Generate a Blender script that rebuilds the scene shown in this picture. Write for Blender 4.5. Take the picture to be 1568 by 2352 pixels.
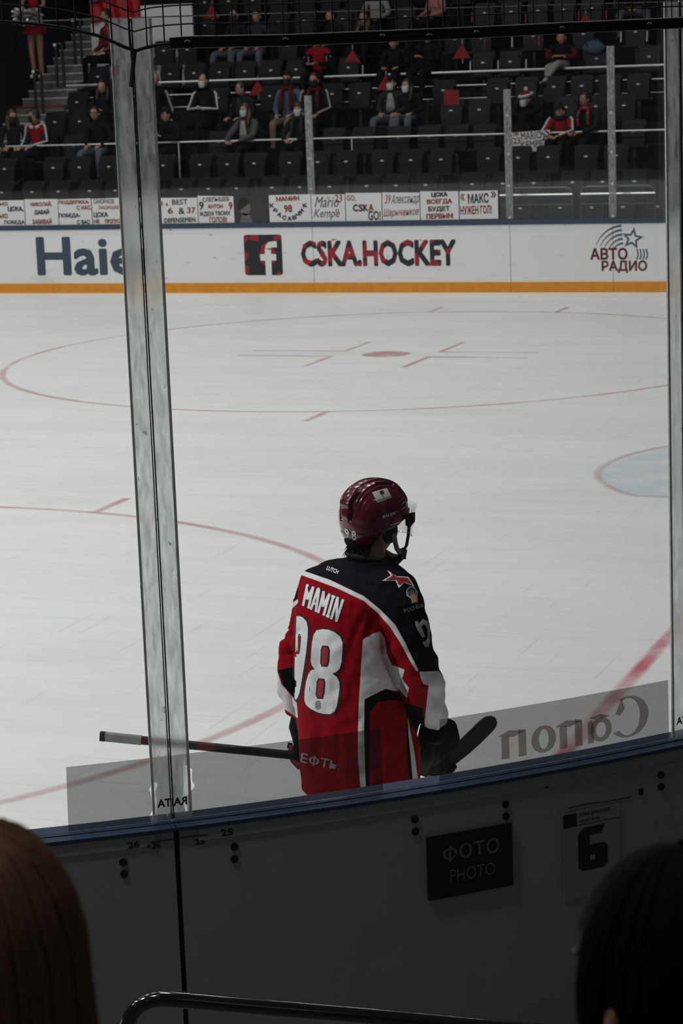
import bpy, bmesh, math, random
import numpy as np
from mathutils import Vector, Matrix
from mathutils.bvhtree import BVHTree

for o in list(bpy.data.objects):
    bpy.data.objects.remove(o, do_unlink=True)
SC = bpy.context.scene
COL = SC.collection
rnd = random.Random(7)
PI = math.pi

# ---------------------------------------------------------------- camera
FPX = 5432.7                       # focal length in pixels of the 1568 x 2352 frame
CAM = np.array([3.1685, -19.2215, 3.4715])
YAW, PITCH, ROLL = -0.3571, 0.19, -0.038
fw = np.array([math.sin(YAW)*math.cos(PITCH), math.cos(YAW)*math.cos(PITCH), -math.sin(PITCH)])
_r = np.cross(fw, [0, 0, 1]); _r /= np.linalg.norm(_r)
_u = np.cross(_r, fw)
RT = math.cos(ROLL)*_r + math.sin(ROLL)*_u
UP = -math.sin(ROLL)*_r + math.cos(ROLL)*_u
cam_d = bpy.data.cameras.new('camera')
cam_d.sensor_fit = 'VERTICAL'; cam_d.sensor_height = 36.0; cam_d.sensor_width = 24.0
cam_d.lens = FPX*36.0/2352.0
cam_d.clip_end = 300
cam_d.dof.use_dof = True; cam_d.dof.focus_distance = 8.7; cam_d.dof.aperture_fstop = 11.0
cam = bpy.data.objects.new('camera', cam_d); COL.objects.link(cam)
cam.matrix_world = Matrix(((RT[0], UP[0], -fw[0], CAM[0]), (RT[1], UP[1], -fw[1], CAM[1]),
                           (RT[2], UP[2], -fw[2], CAM[2]), (0, 0, 0, 1)))
SC.camera = cam

# ---------------------------------------------------------------- world, lamps, exposure
w = bpy.data.worlds.new('arena_dark'); SC.world = w; w.use_nodes = True
w.node_tree.nodes['Background'].inputs[0].default_value = (0.80, 0.90, 1.0, 1)
w.node_tree.nodes['Background'].inputs[1].default_value = 0.032
LAMP_W = 96.0
for iy, ly in enumerate((-17.5, -9.5, -4.0, 1.5, 7.0, 12.0)):
    for ix, lx in enumerate((-26.0, -20.0, -14.0, -8.0, -2.0)):
        ld = bpy.data.lights.new('arena_lamp', 'AREA'); ld.shape = 'RECTANGLE'
        ld.size = 1.4; ld.size_y = 0.5; ld.energy = LAMP_W; ld.color = (1.0, 0.985, 0.96)
        ld.spread = math.radians(130)
        lo = bpy.data.objects.new('arena_lamp', ld); COL.objects.link(lo)
        lo.location = (lx, ly, 13.5)
        if ly < -12 and -21 < lx < -5: ld.energy = LAMP_W*5.2
        if ly < -12: lo.rotation_euler = (math.radians(28), 0, 0)      # hung over the stand, turned to the ice
for lx in (-9.0, -1.0, 7.0):                                     # unseen fill lights added over the near stand to lift the board backs
    ld = bpy.data.lights.new('near_stand_fill', 'AREA'); ld.shape = 'RECTANGLE'; ld.size = 2.0; ld.size_y = 0.6; ld.energy = 6.0; ld.color = (1.0, 0.97, 0.93)
    lo = bpy.data.objects.new('near_stand_fill', ld); COL.objects.link(lo); lo.location = (lx, -27.0, 10.0); lo.rotation_euler = (math.radians(40), 0, 0)
SC.view_settings.view_transform = 'Standard'
SC.view_settings.look = 'None'
SC.view_settings.exposure = 0.0
SC.view_settings.gamma = 1.0
SC.view_settings.use_curve_mapping = False
try:
    SC.cycles.transparent_max_bounces = 24
except Exception:
    pass

# ---------------------------------------------------------------- helpers
def ray(u, v):
    d = fw + (u-784)/FPX*RT - (v-1176)/FPX*UP
    return d
def atY(u, v, Y):
    d = ray(u, v); return CAM + (Y-CAM[1])/d[1]*d
def atZ(u, v, z):
    d = ray(u, v); return CAM + (z-CAM[2])/d[2]*d
CC = np.array([-4.65, -6.05])      # centre of the near corner
def atR(u, v, R):                  # on the upright cylinder of the corner boards, seen from outside
    d = ray(u, v); o = CAM[:2]-CC
    a = d[0]**2+d[1]**2; b = 2*(o@d[:2]); c = o@o-R*R
    t = (-b-math.sqrt(b*b-4*a*c))/(2*a)
    return CAM+t*d
FH = np.array([fw[0], fw[1], 0]); FH /= np.linalg.norm(FH)
RH = np.array([FH[1], -FH[0], 0])
def atL(u, v, L):                  # on the upright plane facing the stand, L metres from the camera
    d = ray(u, v); return CAM + L/(d@FH)*d
def pol(R, deg, z):
    a = math.radians(deg); return (CC[0]+R*math.cos(a), CC[1]+R*math.sin(a), z)

MATS = {}
def mat(name, col, rough=0.6, metal=0.0, var=0.12, scale=20.0, bump=0.0, spec=0.5, coat=0.0, stretch=None):
    if name in MATS: return MATS[name]
    m = bpy.data.materials.new(name); m.use_nodes = True; nt = m.node_tree
    b = nt.nodes['Principled BSDF']
    b.inputs['Roughness'].default_value = rough; b.inputs['Metallic'].default_value = metal
    b.inputs['Specular IOR Level'].default_value = spec
    if coat: b.inputs['Coat Weight'].default_value = coat; b.inputs['Coat Roughness'].default_value = 0.08
    tc = nt.nodes.new('ShaderNodeTexCoord'); nz = nt.nodes.new('ShaderNodeTexNoise')
    nz.inputs['Scale'].default_value = scale; nz.inputs['Detail'].default_value = 4
    src = tc.outputs['Object']
    if stretch:
        mp = nt.nodes.new('ShaderNodeMapping'); mp.inputs['Scale'].default_value = stretch
        nt.links.new(src, mp.inputs['Vector']); src = mp.outputs['Vector']
    nt.links.new(src, nz.inputs['Vector'])
    mx = nt.nodes.new('ShaderNodeMix'); mx.data_type = 'RGBA'
    mx.inputs[6].default_value = tuple(max(0, c*(1-var)) for c in col)+(1,)
    mx.inputs[7].default_value = tuple(min(1, c*(1+var)) for c in col)+(1,)
    nt.links.new(nz.outputs['Fac'], mx.inputs[0]); nt.links.new(mx.outputs[2], b.inputs['Base Color'])
    if bump:
        bp = nt.nodes.new('ShaderNodeBump'); bp.inputs['Strength'].default_value = bump; bp.inputs['Distance'].default_value = 0.01
        nt.links.new(nz.outputs['Fac'], bp.inputs['Height']); nt.links.new(bp.outputs['Normal'], b.inputs['Normal'])
    MATS[name] = m
    return m

def obj(name, me, mats, parent=None, smooth=False):
    o = bpy.data.objects.new(name, me); COL.objects.link(o)
    for m in (mats if isinstance(mats, (list, tuple)) else [mats]): me.materials.append(m)
    if smooth:
        me.polygons.foreach_set('use_smooth', [True]*len(me.polygons))
    if parent is not None:
        o.parent = parent
    return o
def thing(name, label, cat, loc=(0, 0, 0), group=None, kind=None):
    o = bpy.data.objects.new(name, None); COL.objects.link(o); o.location = loc
    o.empty_display_size = 0.05
    return tag(o, label, cat, group, kind)
def tag(o, label=None, cat=None, group=None, kind=None):
    if label: o['label'] = label
    if cat: o['category'] = cat
    if group: o['group'] = group
    if kind: o['kind'] = kind
    return o

class MB:
    """collects geometry in world coordinates and links it as one mesh object"""
    def __init__(s): s.v = []; s.f = []; s.mi = []; s.cur = 0
    def add(s, vs, fs):
        n = len(s.v); s.v += [tuple(map(float, p)) for p in vs]
        s.f += [tuple(i+n for i in f) for f in fs]; s.mi += [s.cur]*len(fs); return s
    def box(s, c, size, rz=0.0, rx=0.0, ry=0.0):
        M = Matrix.Translation(c) @ Matrix.Rotation(rz, 4, 'Z') @ Matrix.Rotation(rx, 4, 'X') @ Matrix.Rotation(ry, 4, 'Y')
        h = [x/2 for x in size]
        vs = [M @ Vector((sx*h[0], sy*h[1], sz*h[2])) for sx in (-1, 1) for sy in (-1, 1) for sz in (-1, 1)]
        return s.add(vs, [(0, 1, 3, 2), (4, 6, 7, 5), (0, 4, 5, 1), (2, 3, 7, 6), (0, 2, 6, 4), (1, 5, 7, 3)])
    def slab(s, poly, off):
        """a flat polygon (list of 3-D points) thickened by the vector off"""
        n = len(poly); off = np.array(off, float)
        vs = [np.array(p, float) for p in poly]+[np.array(p, float)+off for p in poly]
        fs = [tuple(range(n-1, -1, -1)), tuple(range(n, 2*n))]+[(i, (i+1) % n, (i+1) % n+n, i+n) for i in range(n)]
        return s.add(vs, fs)
    def tube(s, path, r, n=8, caps=True, flat=None):
        """a round bar through points; r may be one radius or one per point; flat=(vec,ratio) squashes"""
        P = [Vector(p) for p in path]; k = len(P)
        rs = r if isinstance(r, (list, tuple)) else [r]*k
        vs = []; ref = None
        for i in range(k):
            t = (P[min(i+1, k-1)]-P[max(i-1, 0)]).normalized()
            if ref is None:
                ref = Vector((0, 0, 1)) if abs(t.z) < 0.9 else Vector((1, 0, 0))
            a = (ref-t*ref.dot(t)).normalized(); b = t.cross(a); ref = a
            for j in range(n):
                th = 2*PI*j/n
                q = (a*math.cos(th)+b*math.sin(th))*rs[i]
                if flat is not None:
                    fv = Vector(flat[0]).normalized(); q = q-fv*q.dot(fv)*(1-flat[1])
                vs.append(P[i]+q)
        fs = [(i*n+j, i*n+(j+1) % n, (i+1)*n+(j+1) % n, (i+1)*n+j) for i in range(k-1) for j in range(n)]
        if caps: fs += [tuple(range(n-1, -1, -1)), tuple(range((k-1)*n, k*n))]
        return s.add(vs, fs)
    def ball(s, c, rad, nu=12, nv=8, M=None, fn=None):
        vs = []; fs = []
        rad = rad if isinstance(rad, (list, tuple)) else (rad,)*3
        for i in range(nv+1):
            ph = -PI/2+PI*i/nv
            for j in range(nu):
                th = 2*PI*j/nu
                d = Vector((math.cos(ph)*math.cos(th), math.cos(ph)*math.sin(th), math.sin(ph)))
                q = Vector((d.x*rad[0], d.y*rad[1], d.z*rad[2]))
                if fn: q = fn(d, q)
                if M is not None: q = M @ q
                vs.append(Vector(c)+q)
        fs = [(i*nu+j, i*nu+(j+1) % nu, (i+1)*nu+(j+1) % nu, (i+1)*nu+j) for i in range(nv) for j in range(nu)]
        return s.add(vs, fs)
    def grid(s, rows, close=False):
        nr = len(rows); nc = len(rows[0])
        vs = [p for r in rows for p in r]
        fs = [(i*nc+j, i*nc+(j+1) % nc, (i+1)*nc+(j+1) % nc, (i+1)*nc+j) for i in range(nr-1) for j in range(nc if close else nc-1)]
        return s.add(vs, fs)
    def mesh(s, name, parent=None, weld=False):
        me = bpy.data.meshes.new(name)
        off = np.array(parent.location) if parent is not None else np.zeros(3)
        if parent is not None and parent.parent is not None: off = off+np.array(parent.parent.location)
        vs = (np.array(s.v)-off).tolist() if s.v else []
        me.from_pydata(vs, [], s.f); me.polygons.foreach_set('material_index', s.mi); 
        if weld:
            bm = bmesh.new(); bm.from_mesh(me); bmesh.ops.remove_doubles(bm, verts=bm.verts, dist=1e-5); bm.to_mesh(me); bm.free()
        me.update(); return me
    def build(s, name, mats, parent=None, smooth=False, weld=False):
        return obj(name, s.mesh(name, parent, weld), mats, parent, smooth)

def text_mesh(body, size=1.0, offset=0.0, **kw):
    """letters; the built-in face draws the Cyrillic F badly, so that one is an O with a stem"""
    global TXT_Z
    if '\u0424' not in body: return text_mesh0(body, size, offset, **kw)
    V, F, Z, x = [], [], [], 0.0
    for ch in body:
        if ch == ' ': x += 0.3*size; continue
        v, f = text_mesh0('O' if ch == '\u0424' else ch, size, offset, **kw); z = list(TXT_Z); a = np.array(v)
        if ch == '\u0424':
            lo, hi = a.min(0), a.max(0); c = (lo+hi)/2; a = c+(a-c)*np.array([1.0, 0.86]); h = (hi[1]-lo[1])*0.56; wd = 0.05*size+max(0, offset)*size*0.9
            k = len(a); a = np.vstack([a, [(c[0]-wd, c[1]-h), (c[0]+wd, c[1]-h), (c[0]+wd, c[1]+h), (c[0]-wd, c[1]+h)]]); f = f+[(k, k+1, k+2, k+3)]; z += [8e-4]*4
        lo, hi = a.min(0), a.max(0); n = len(V); V += [(p[0]-lo[0]+x, p[1]) for p in a]; F += [tuple(i+n for i in q) for q in f]; Z += z; x += hi[0]-lo[0]+0.09*size
    TXT_Z = Z
    return V, F
def text_mesh0(body, size=1.0, offset=0.0, align='CENTER', spacing=1.0, shear=0.0, line=1.0, fine=3):
    """flat outlined letters as (verts 2-D, faces), cap height about 0.7*size"""
    cu = bpy.data.curves.new('txt', 'FONT'); bold = max(0.0, offset); cu.body = body; cu.size = size; cu.offset = min(0.0, offset)
    cu.align_x = align; cu.align_y = 'CENTER'; cu.space_character = spacing; cu.shear = shear; cu.space_line = line
    cu.resolution_u = fine; cu.fill_mode = 'BOTH'
    o = bpy.data.objects.new('txt', cu); COL.objects.link(o)
    bpy.context.view_layer.update()
    me = bpy.data.meshes.new_from_object(o.evaluated_get(bpy.context.evaluated_depsgraph_get()))
    vs = [(v.co.x, v.co.y) for v in me.vertices]; fs = [tuple(p.vertices) for p in me.polygons]
    global TXT_Z
    zl = [0.0]*len(vs)
    if bold > 0:                       # thicken: a bar along every outline edge
        cnt = {}
        for f in fs:
            for i in range(len(f)):
                e = tuple(sorted((f[i], f[(i+1) % len(f)]))); cnt[e] = cnt.get(e, 0)+1
        A = np.array(vs); zl = [0.0]*len(vs)
        for (i, j), c in cnt.items():
            if c != 1: continue
            d = A[j]-A[i]; L = np.linalg.norm(d)
            if L < 1e-7: continue
            d /= L; n = np.array([-d[1], d[0]]); k = len(vs); h = bold*size
            vs += [tuple(q) for q in (A[i]-d*h*.6-n*h*.8, A[i]-n*h, A[j]-n*h, A[j]+d*h*.6-n*h*.8, A[j]+d*h*.6+n*h*.8, A[j]+n*h, A[i]+n*h, A[i]-d*h*.6+n*h*.8)]
            fs.append(tuple(range(k, k+8))); zl += [1.5e-5*(1+len(fs) % 40)]*8
    bpy.data.objects.remove(o); bpy.data.curves.remove(cu); bpy.data.meshes.remove(me)
    TXT_Z = zl
    return vs, fs
def fit_box(vs, x0, y0, x1, y1, keep=False):
    a = np.array(vs); lo = a.min(0); hi = a.max(0); sc = (np.array([x1-x0, y1-y0]))/np.maximum(hi-lo, 1e-6)
    if keep: sc[:] = min(sc)
    c = (lo+hi)/2
    return (a-c)*sc+np.array([(x0+x1)/2, (y0+y1)/2])

# a face on an upright plane: origin point, x direction, y direction
def put_text(name, body, m, parent, O, X, Y, box, offset=0.0, shear=0.0, lift=0.002, keep=False, mirror=False, rot=0.0, fine=2):
    vs, fs = text_mesh(body, 1.0, offset, shear=shear, fine=fine)
    if not vs: return None
    if mirror: vs = [(-a, b) for a, b in vs]; fs = [tuple(reversed(f)) for f in fs]
    q = fit_box(vs, *box, keep=keep)
    if rot:
        c = q.mean(0); R2 = np.array([[math.cos(rot), -math.sin(rot)], [math.sin(rot), math.cos(rot)]]); q = (q-c)@R2.T+c
    O = np.array(O, float); X = np.array(X, float); Y = np.array(Y, float); N = np.cross(X, Y)
    mb = MB(); mb.add([O+a*X+b*Y+N*(lift+e) for (a, b), e in zip(q, TXT_Z)], fs)
    return mb.build(name, m, parent)
def put_poly(name, polys, m, parent, O, X, Y, lift=0.002):
    O = np.array(O, float); X = np.array(X, float); Y = np.array(Y, float); N = np.cross(X, Y)
    mb = MB()
    for P in polys: mb.add([O+a*X+b*Y+N*lift for a, b in P], [tuple(range(len(P)))])
    return mb.build(name, m, parent)
def rrect(x0, y0, x1, y1, r, n=5):
    out = []
    for cx, cy, a0 in ((x1-r, y1-r, 0), (x0+r, y1-r, 90), (x0+r, y0+r, 180), (x1-r, y0+r, 270)):
        for i in range(n+1):
            a = math.radians(a0+90*i/n); out.append((cx+r*math.cos(a), cy+r*math.sin(a)))
    return out
def star_pts(cx, cy, R, r=None, n=5, a0=90):
    r = r or R*0.4; return [(cx+(R if i % 2 == 0 else r)*math.cos(math.radians(a0+180*i/n)), cy+(R if i % 2 == 0 else r)*math.sin(math.radians(a0+180*i/n))) for i in range(2*n)]
def stroke(path, wd):
    """a thick 2-D line as a list of quads"""
    out = []; P = [np.array(p, float) for p in path]
    L = []; Rr = []
    for i in range(len(P)):
        t = P[min(i+1, len(P)-1)]-P[max(i-1, 0)]; t /= max(np.linalg.norm(t), 1e-9); n = np.array([-t[1], t[0]])
        ww = wd[i] if isinstance(wd, (list, tuple)) else wd
        L.append(P[i]+n*ww/2); Rr.append(P[i]-n*ww/2)
    for i in range(len(P)-1): out.append([Rr[i], Rr[i+1], L[i+1], L[i]])
    return out

def glass_mat(name, tint=(0.97, 0.985, 0.98), refl=0.05, rough=0.02, dirt=0.0):
    m = bpy.data.materials.new(name); m.use_nodes = True; nt = m.node_tree; nt.nodes.clear()
    out = nt.nodes.new('ShaderNodeOutputMaterial'); tr = nt.nodes.new('ShaderNodeBsdfTransparent'); gl = nt.nodes.new('ShaderNodeBsdfGlossy')
    tr.inputs[0].default_value = tint+(1,); gl.inputs['Roughness'].default_value = rough; gl.inputs[0].default_value = (1, 1, 1, 1)
    fr = nt.nodes.new('ShaderNodeFresnel'); fr.inputs['IOR'].default_value = 1.35
    mu = nt.nodes.new('ShaderNodeMath'); mu.operation = 'MULTIPLY'; mu.inputs[1].default_value = refl/0.05
    nt.links.new(fr.outputs[0], mu.inputs[0]); mi_ = nt.nodes.new('ShaderNodeMath'); mi_.operation = 'MINIMUM'; mi_.inputs[1].default_value = 0.22; nt.links.new(mu.outputs[0], mi_.inputs[0])
    mx = nt.nodes.new('ShaderNodeMixShader'); nt.links.new(mi_.outputs[0], mx.inputs[0]); nt.links.new(tr.outputs[0], mx.inputs[1]); nt.links.new(gl.outputs[0], mx.inputs[2])
    nt.links.new(mx.outputs[0], out.inputs[0]); return m

def paint_mat(name, col, alpha, scale=(6, 6, 6), lo=0.35, hi=0.6):
    """worn paint under the ice: colour mixed with transparency by noise"""
    m = bpy.data.materials.new(name); m.use_nodes = True; nt = m.node_tree; b = nt.nodes['Principled BSDF']
    b.inputs['Base Color'].default_value = col+(1,); b.inputs['Roughness'].default_value = 0.5
    tc = nt.nodes.new('ShaderNodeTexCoord'); mp = nt.nodes.new('ShaderNodeMapping'); mp.inputs['Scale'].default_value = scale
    nz = nt.nodes.new('ShaderNodeTexNoise'); nz.inputs['Scale'].default_value = 1.0; nz.inputs['Detail'].default_value = 5
    mr = nt.nodes.new('ShaderNodeMapRange'); mr.inputs[1].default_value = lo; mr.inputs[2].default_value = hi; mr.inputs[3].default_value = alpha*0.35; mr.inputs[4].default_value = alpha
    at = nt.nodes.new('ShaderNodeAttribute'); at.attribute_name = 'soft'
    mu = nt.nodes.new('ShaderNodeMath'); mu.operation = 'MULTIPLY'
    nt.links.new(tc.outputs['Object'], mp.inputs[0]); nt.links.new(mp.outputs[0], nz.inputs[0]); nt.links.new(nz.outputs['Fac'], mr.inputs[0])
    nt.links.new(mr.outputs[0], mu.inputs[0]); nt.links.new(at.outputs['Fac'], mu.inputs[1]); nt.links.new(mu.outputs[0], b.inputs['Alpha'])
    return m
# ================================================================ ICE
def ice_material():
    m = bpy.data.materials.new('ice'); m.use_nodes = True; nt = m.node_tree; b = nt.nodes['Principled BSDF']
    tc = nt.nodes.new('ShaderNodeTexCoord')
    def noise(sc, rot, detail=4, rough=0.6):
        mp = nt.nodes.new('ShaderNodeMapping'); mp.inputs['Scale'].default_value = sc; mp.inputs['Rotation'].default_value = (0, 0, rot)
        nt.links.new(tc.outputs['Object'], mp.inputs[0]); n = nt.nodes.new('ShaderNodeTexNoise')
        n.inputs['Scale'].default_value = 1; n.inputs['Detail'].default_value = detail; n.inputs['Roughness'].default_value = rough
        nt.links.new(mp.outputs[0], n.inputs[0]); return n.outputs['Fac']
    def ramp(fac, a, b_, c0, c1):
        r = nt.nodes.new('ShaderNodeMapRange'); r.inputs[1].default_value = a; r.inputs[2].default_value = b_; r.inputs[3].default_value = c0; r.inputs[4].default_value = c1
        nt.links.new(fac, r.inputs[0]); return r.outputs[0]
    def mul(a, b_):
        n = nt.nodes.new('ShaderNodeMath'); n.operation = 'MULTIPLY'; nt.links.new(a, n.inputs[0]); nt.links.new(b_, n.inputs[1]); return n.outputs[0]
    cloudy = ramp(noise((0.35, 0.9, 1), 0.2), 0.3, 0.7, 0.925, 1.035)
    streak = ramp(noise((0.5, 4.0, 1), 0.25, 6, 0.75), 0.36, 0.64, 0.95, 1.02)
    s1 = ramp(noise((0.9, 30.0, 1), 0.35, 2), 0.64, 0.69, 1.0, 0.87)
    s2 = ramp(noise((26.0, 0.8, 1), 0.9, 2), 0.65, 0.70, 1.0, 0.89)
    s3 = ramp(noise((0.7, 26.0, 1), -0.8, 2), 0.64, 0.70, 1.0, 1.06)
    val = mul(mul(mul(mul(cloudy, streak), s1), s2), s3)
    mx = nt.nodes.new('ShaderNodeMix'); mx.data_type = 'RGBA'; mx.inputs[6].default_value = (0, 0, 0, 1); mx.inputs[7].default_value = (0.80, 0.815, 0.81, 1)
    nt.links.new(val, mx.inputs[0]); nt.links.new(mx.outputs[2], b.inputs['Base Color'])
    b.inputs['Roughness'].default_value = 0.42; b.inputs['Specular IOR Level'].default_value = 0.25
    bp = nt.nodes.new('ShaderNodeBump'); bp.inputs['Strength'].default_value = 0.05; bp.inputs['Distance'].default_value = 0.002
    nt.links.new(val, bp.inputs['Height']); nt.links.new(bp.outputs[0], b.inputs['Normal'])
    return m
def rink_outline(grow=0.0):
    pts = []
    for cx, cy, a0 in ((CC[0], CC[1], -90), (CC[0], -CC[1], 0)):
        for i in range(25):
            a = math.radians(a0+90*i/24); pts.append((cx+(8+grow)*math.cos(a), cy+(8+grow)*math.sin(a)))
    return pts+[(-36, 14.05+grow), (-36, -14.05-grow)]
mb = MB(); mb.add([(x, y, 0) for x, y in rink_outline(0.05)], [tuple(range(52))])
ice = mb.build('ice_floor', ice_material()); tag(ice, 'white skated ice sheet with red faceoff markings', kind='structure')
mb = MB(); mb.box((-12, 3, -0.06), (70, 60, 0.1))
tag(mb.build('floor', mat('concrete_floor', (0.10, 0.10, 0.10), 0.8, var=0.2, scale=3)), 'dark concrete floor around the rink', kind='structure')

RED = paint_mat('red_line_paint', (0.56, 0.20, 0.24), 0.46, (1.2, 1.2, 1.2), 0.3, 0.62)
RED_STRONG = paint_mat('red_goal_line_paint', (0.64, 0.09, 0.14), 0.75, (2.2, 1.6, 2), 0.42, 0.62)
RED_SPOT = paint_mat('red_spot_paint', (0.55, 0.14, 0.18), 0.5, (3, 3, 3), 0.3, 0.6)
BLUE_CREASE = paint_mat('blue_crease_paint', (0.52, 0.62, 0.71), 0.30, (2.5, 2.5, 2), 0.3, 0.65)
def ribbon(name, path, wd, m, label=None):
    P = [np.array(p, float) for p in path]; rows = []; soft = []
    for i in range(len(P)):
        t = P[min(i+1, len(P)-1)]-P[max(i-1, 0)]; t /= np.linalg.norm(t); n = np.array([-t[1], t[0]])
        rows.append([tuple(P[i]+n*wd*k)+(0.0015,) for k in (-0.95, -0.35, 0.35, 0.95)]); soft += [0, 1, 1, 0]
    mb = MB(); mb.grid(rows); me = mb.mesh(name)
    a = me.attributes.new('soft', 'FLOAT', 'POINT'); a.data.foreach_set('value', soft)
    o = obj(name, me, m, ice)
    return o
def circle(cx, cy, r, n=120, a0=0, a1=360):
    return [(cx+r*math.cos(math.radians(a0+(a1-a0)*i/n)), cy+r*math.sin(math.radians(a0+(a1-a0)*i/n))) for i in range(n+1)]
def disc(name, cx, cy, r, m):
    n = 40; vs = [(cx, cy, 0.0012)]+[(cx+rr*math.cos(2*PI*i/n), cy+rr*math.sin(2*PI*i/n), 0.0012) for rr in (r*0.86, r*1.05) for i in range(n)]
    fs = [(0, 1+i, 1+(i+1) % n) for i in range(n)]+[(1+i, 1+n+i, 1+n+(i+1) % n, 1+(i+1) % n) for i in range(n)]
    mb = MB(); mb.add(vs, fs); me = mb.mesh(name); a = me.attributes.new('soft', 'FLOAT', 'POINT'); a.data.foreach_set('value', [1]*(n+1)+[0]*n)
    return obj(name, me, m, ice)
SPX, SPY, GLX = -6.0, 7.06, 0.178
for sy in (1, -1):
    ribbon('faceoff_circle', circle(SPX, sy*SPY, 4.5), 0.055, RED)
    disc('faceoff_spot', SPX, sy*SPY, 0.3, RED_SPOT)
    for hx in (-0.9, 0.9):
        for hy in (1, -1):
            y0 = sy*SPY+hy*math.sqrt(4.5**2-hx**2)
            ribbon('hash_mark', [(SPX+hx, y0), (SPX+hx, y0+hy*0.62)], 0.055, RED)
    for lx in (-1, 1):
        for ly in (-1, 1):
            ribbon('restraining_mark', [(SPX+lx*0.6, sy*SPY+ly*0.23), (SPX+lx*1.8, sy*SPY+ly*0.23)], 0.05, RED)
            ribbon('restraining_mark', [(SPX+lx*0.6, sy*SPY+ly*0.23), (SPX+lx*0.6, sy*SPY+ly*1.13)], 0.05, RED)
ribbon('goal_line', [(GLX, -12.4+0.5*i) for i in range(50)], 0.062, RED_STRONG)
cr = [(GLX+1.8*math.cos(math.radians(a)), 1.8*math.sin(math.radians(a))) for a in range(131, 230, 3)]
cr = [(GLX, 1.36)]+cr+[(GLX, -1.36)]
ribbon('crease_line', cr, 0.05, paint_mat('faint_crease_paint', (0.56, 0.26, 0.28), 0.34, (2, 2, 2), 0.35, 0.65))
me = MB(); me.add([(x, y, 0.0008) for x, y in cr], [tuple(range(len(cr)))]); me_ = me.mesh('crease_area')
a = me_.attributes.new('soft', 'FLOAT', 'POINT'); a.data.foreach_set('value', [1.0]*len(cr)); obj('crease_area', me_, BLUE_CREASE, ice)

# ================================================================ FAR BOARDS (side boards opposite)
def board_white():
    m = bpy.data.materials.new('board_white'); m.use_nodes = True; nt = m.node_tree; b = nt.nodes['Principled BSDF']
    tc = nt.nodes.new('ShaderNodeTexCoord')
    def spots(sc, a, c):
        mp = nt.nodes.new('ShaderNodeMapping'); mp.inputs['Scale'].default_value = sc
        n = nt.nodes.new('ShaderNodeTexNoise'); n.inputs['Scale'].default_value = 1; n.inputs['Detail'].default_value = 3
        r = nt.nodes.new('ShaderNodeMapRange'); r.inputs[1].default_value = a; r.inputs[2].default_value = a+0.04; r.inputs[3].default_value = 1; r.inputs[4].default_value = c
        nt.links.new(tc.outputs['Object'], mp.inputs[0]); nt.links.new(mp.outputs[0], n.inputs[0]); nt.links.new(n.outputs['Fac'], r.inputs[0]); return r.outputs[0]
    s1 = spots((5, 5, 16), 0.69, 0.35); s2 = spots((1.2, 1.2, 7), 0.62, 0.90)
    mu = nt.nodes.new('ShaderNodeMath'); mu.operation = 'MULTIPLY'; nt.links.new(s1, mu.inputs[0]); nt.links.new(s2, mu.inputs[1])
    mx = nt.nodes.new('ShaderNodeMix'); mx.data_type = 'RGBA'; mx.inputs[6].default_value = (0, 0, 0, 1); mx.inputs[7].default_value = (0.80, 0.80, 0.80, 1)
    nt.links.new(mu.outputs[0], mx.inputs[0]); nt.links.new(mx.outputs[2], b.inputs['Base Color']); b.inputs['Roughness'].default_value = 0.4
    return m
BW = board_white()
KICK = mat('orange_kickplate', (0.72, 0.27, 0.01), 0.5, var=0.25, scale=9)
CAPB = mat('navy_cap_rail', (0.030, 0.055, 0.100), 0.38, var=0.15, scale=6)
FY = 14.05
boards = thing('rink_boards', 'white dasher boards with orange kick plate and blue cap across the ice', 'boards', (-9.5, FY, 0))
def far_pt(s):            # s metres along the boards, 0 at X=-4.65, negative to the left, positive round the corner
    if s <= 0.8: return (CC[0]+s, FY, 90.0)
    a = 90-math.degrees((s-0.8)/8.0); return (CC[0]+0.8+8*math.cos(math.radians(a)), -CC[1]+8*math.sin(math.radians(a)), a)
seams = [-16.4, -14.03, -10.96, -7.96, -4.89, -1.82, -0.29, 1.3, 4.3]
def far_strip(s0, s1, z0, z1, t0, t1, gap=0.004):
    k = 1 if s1 <= 0.8 else 16; rows = []
    for i in range(k+1):
        s = s0+gap+(s1-s0-2*gap)*i/k; x, y, a = far_pt(s); nx, ny = math.cos(math.radians(a)), math.sin(math.radians(a))
        rows.append([(x+nx*t, y+ny*t, z) for t, z in ((t0, z0), (t0, z1), (t1, z1), (t1, z0))])
    mb = MB(); mb.grid(rows, close=True); mb.add(rows[0], [(3, 2, 1, 0)]); mb.add(rows[-1], [(0, 1, 2, 3)]); return mb
for s0, s1 in zip(seams[:-1], seams[1:]):
    far_strip(s0, s1, 0.15, 0.985, 0.0, 0.05).build('board_panel', BW, boards)
    far_strip(s0, s1, 0.0, 0.15, -0.012, 0.05, 0.002).build('kick_plate', KICK, boards)
    far_strip(s0, s1, 0.985, 1.06, -0.015, 0.11, 0.001).build('cap_rail', CAPB, boards)
OF, XF, ZF = (0, FY, 0), (1, 0, 0), (0, 0, 1)
def fb(u0, v0, u1, v1, Y=FY):     # pixel box -> (x0, z0, x1, z1) on the far plane
    um, vm = (u0+u1)/2, (v0+v1)/2
    return (atY(u0, vm, Y)[0], atY(um, v1, Y)[2], atY(u1, vm, Y)[0], atY(um, v0, Y)[2])
NAVYP = mat('navy_print', (0.045, 0.065, 0.105), 0.5, scale=5)
put_text('advert_lettering', 'Haier', NAVYP, boards, OF, XF, ZF, fb(84, 543, 366, 633), offset=0.028)
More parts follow.
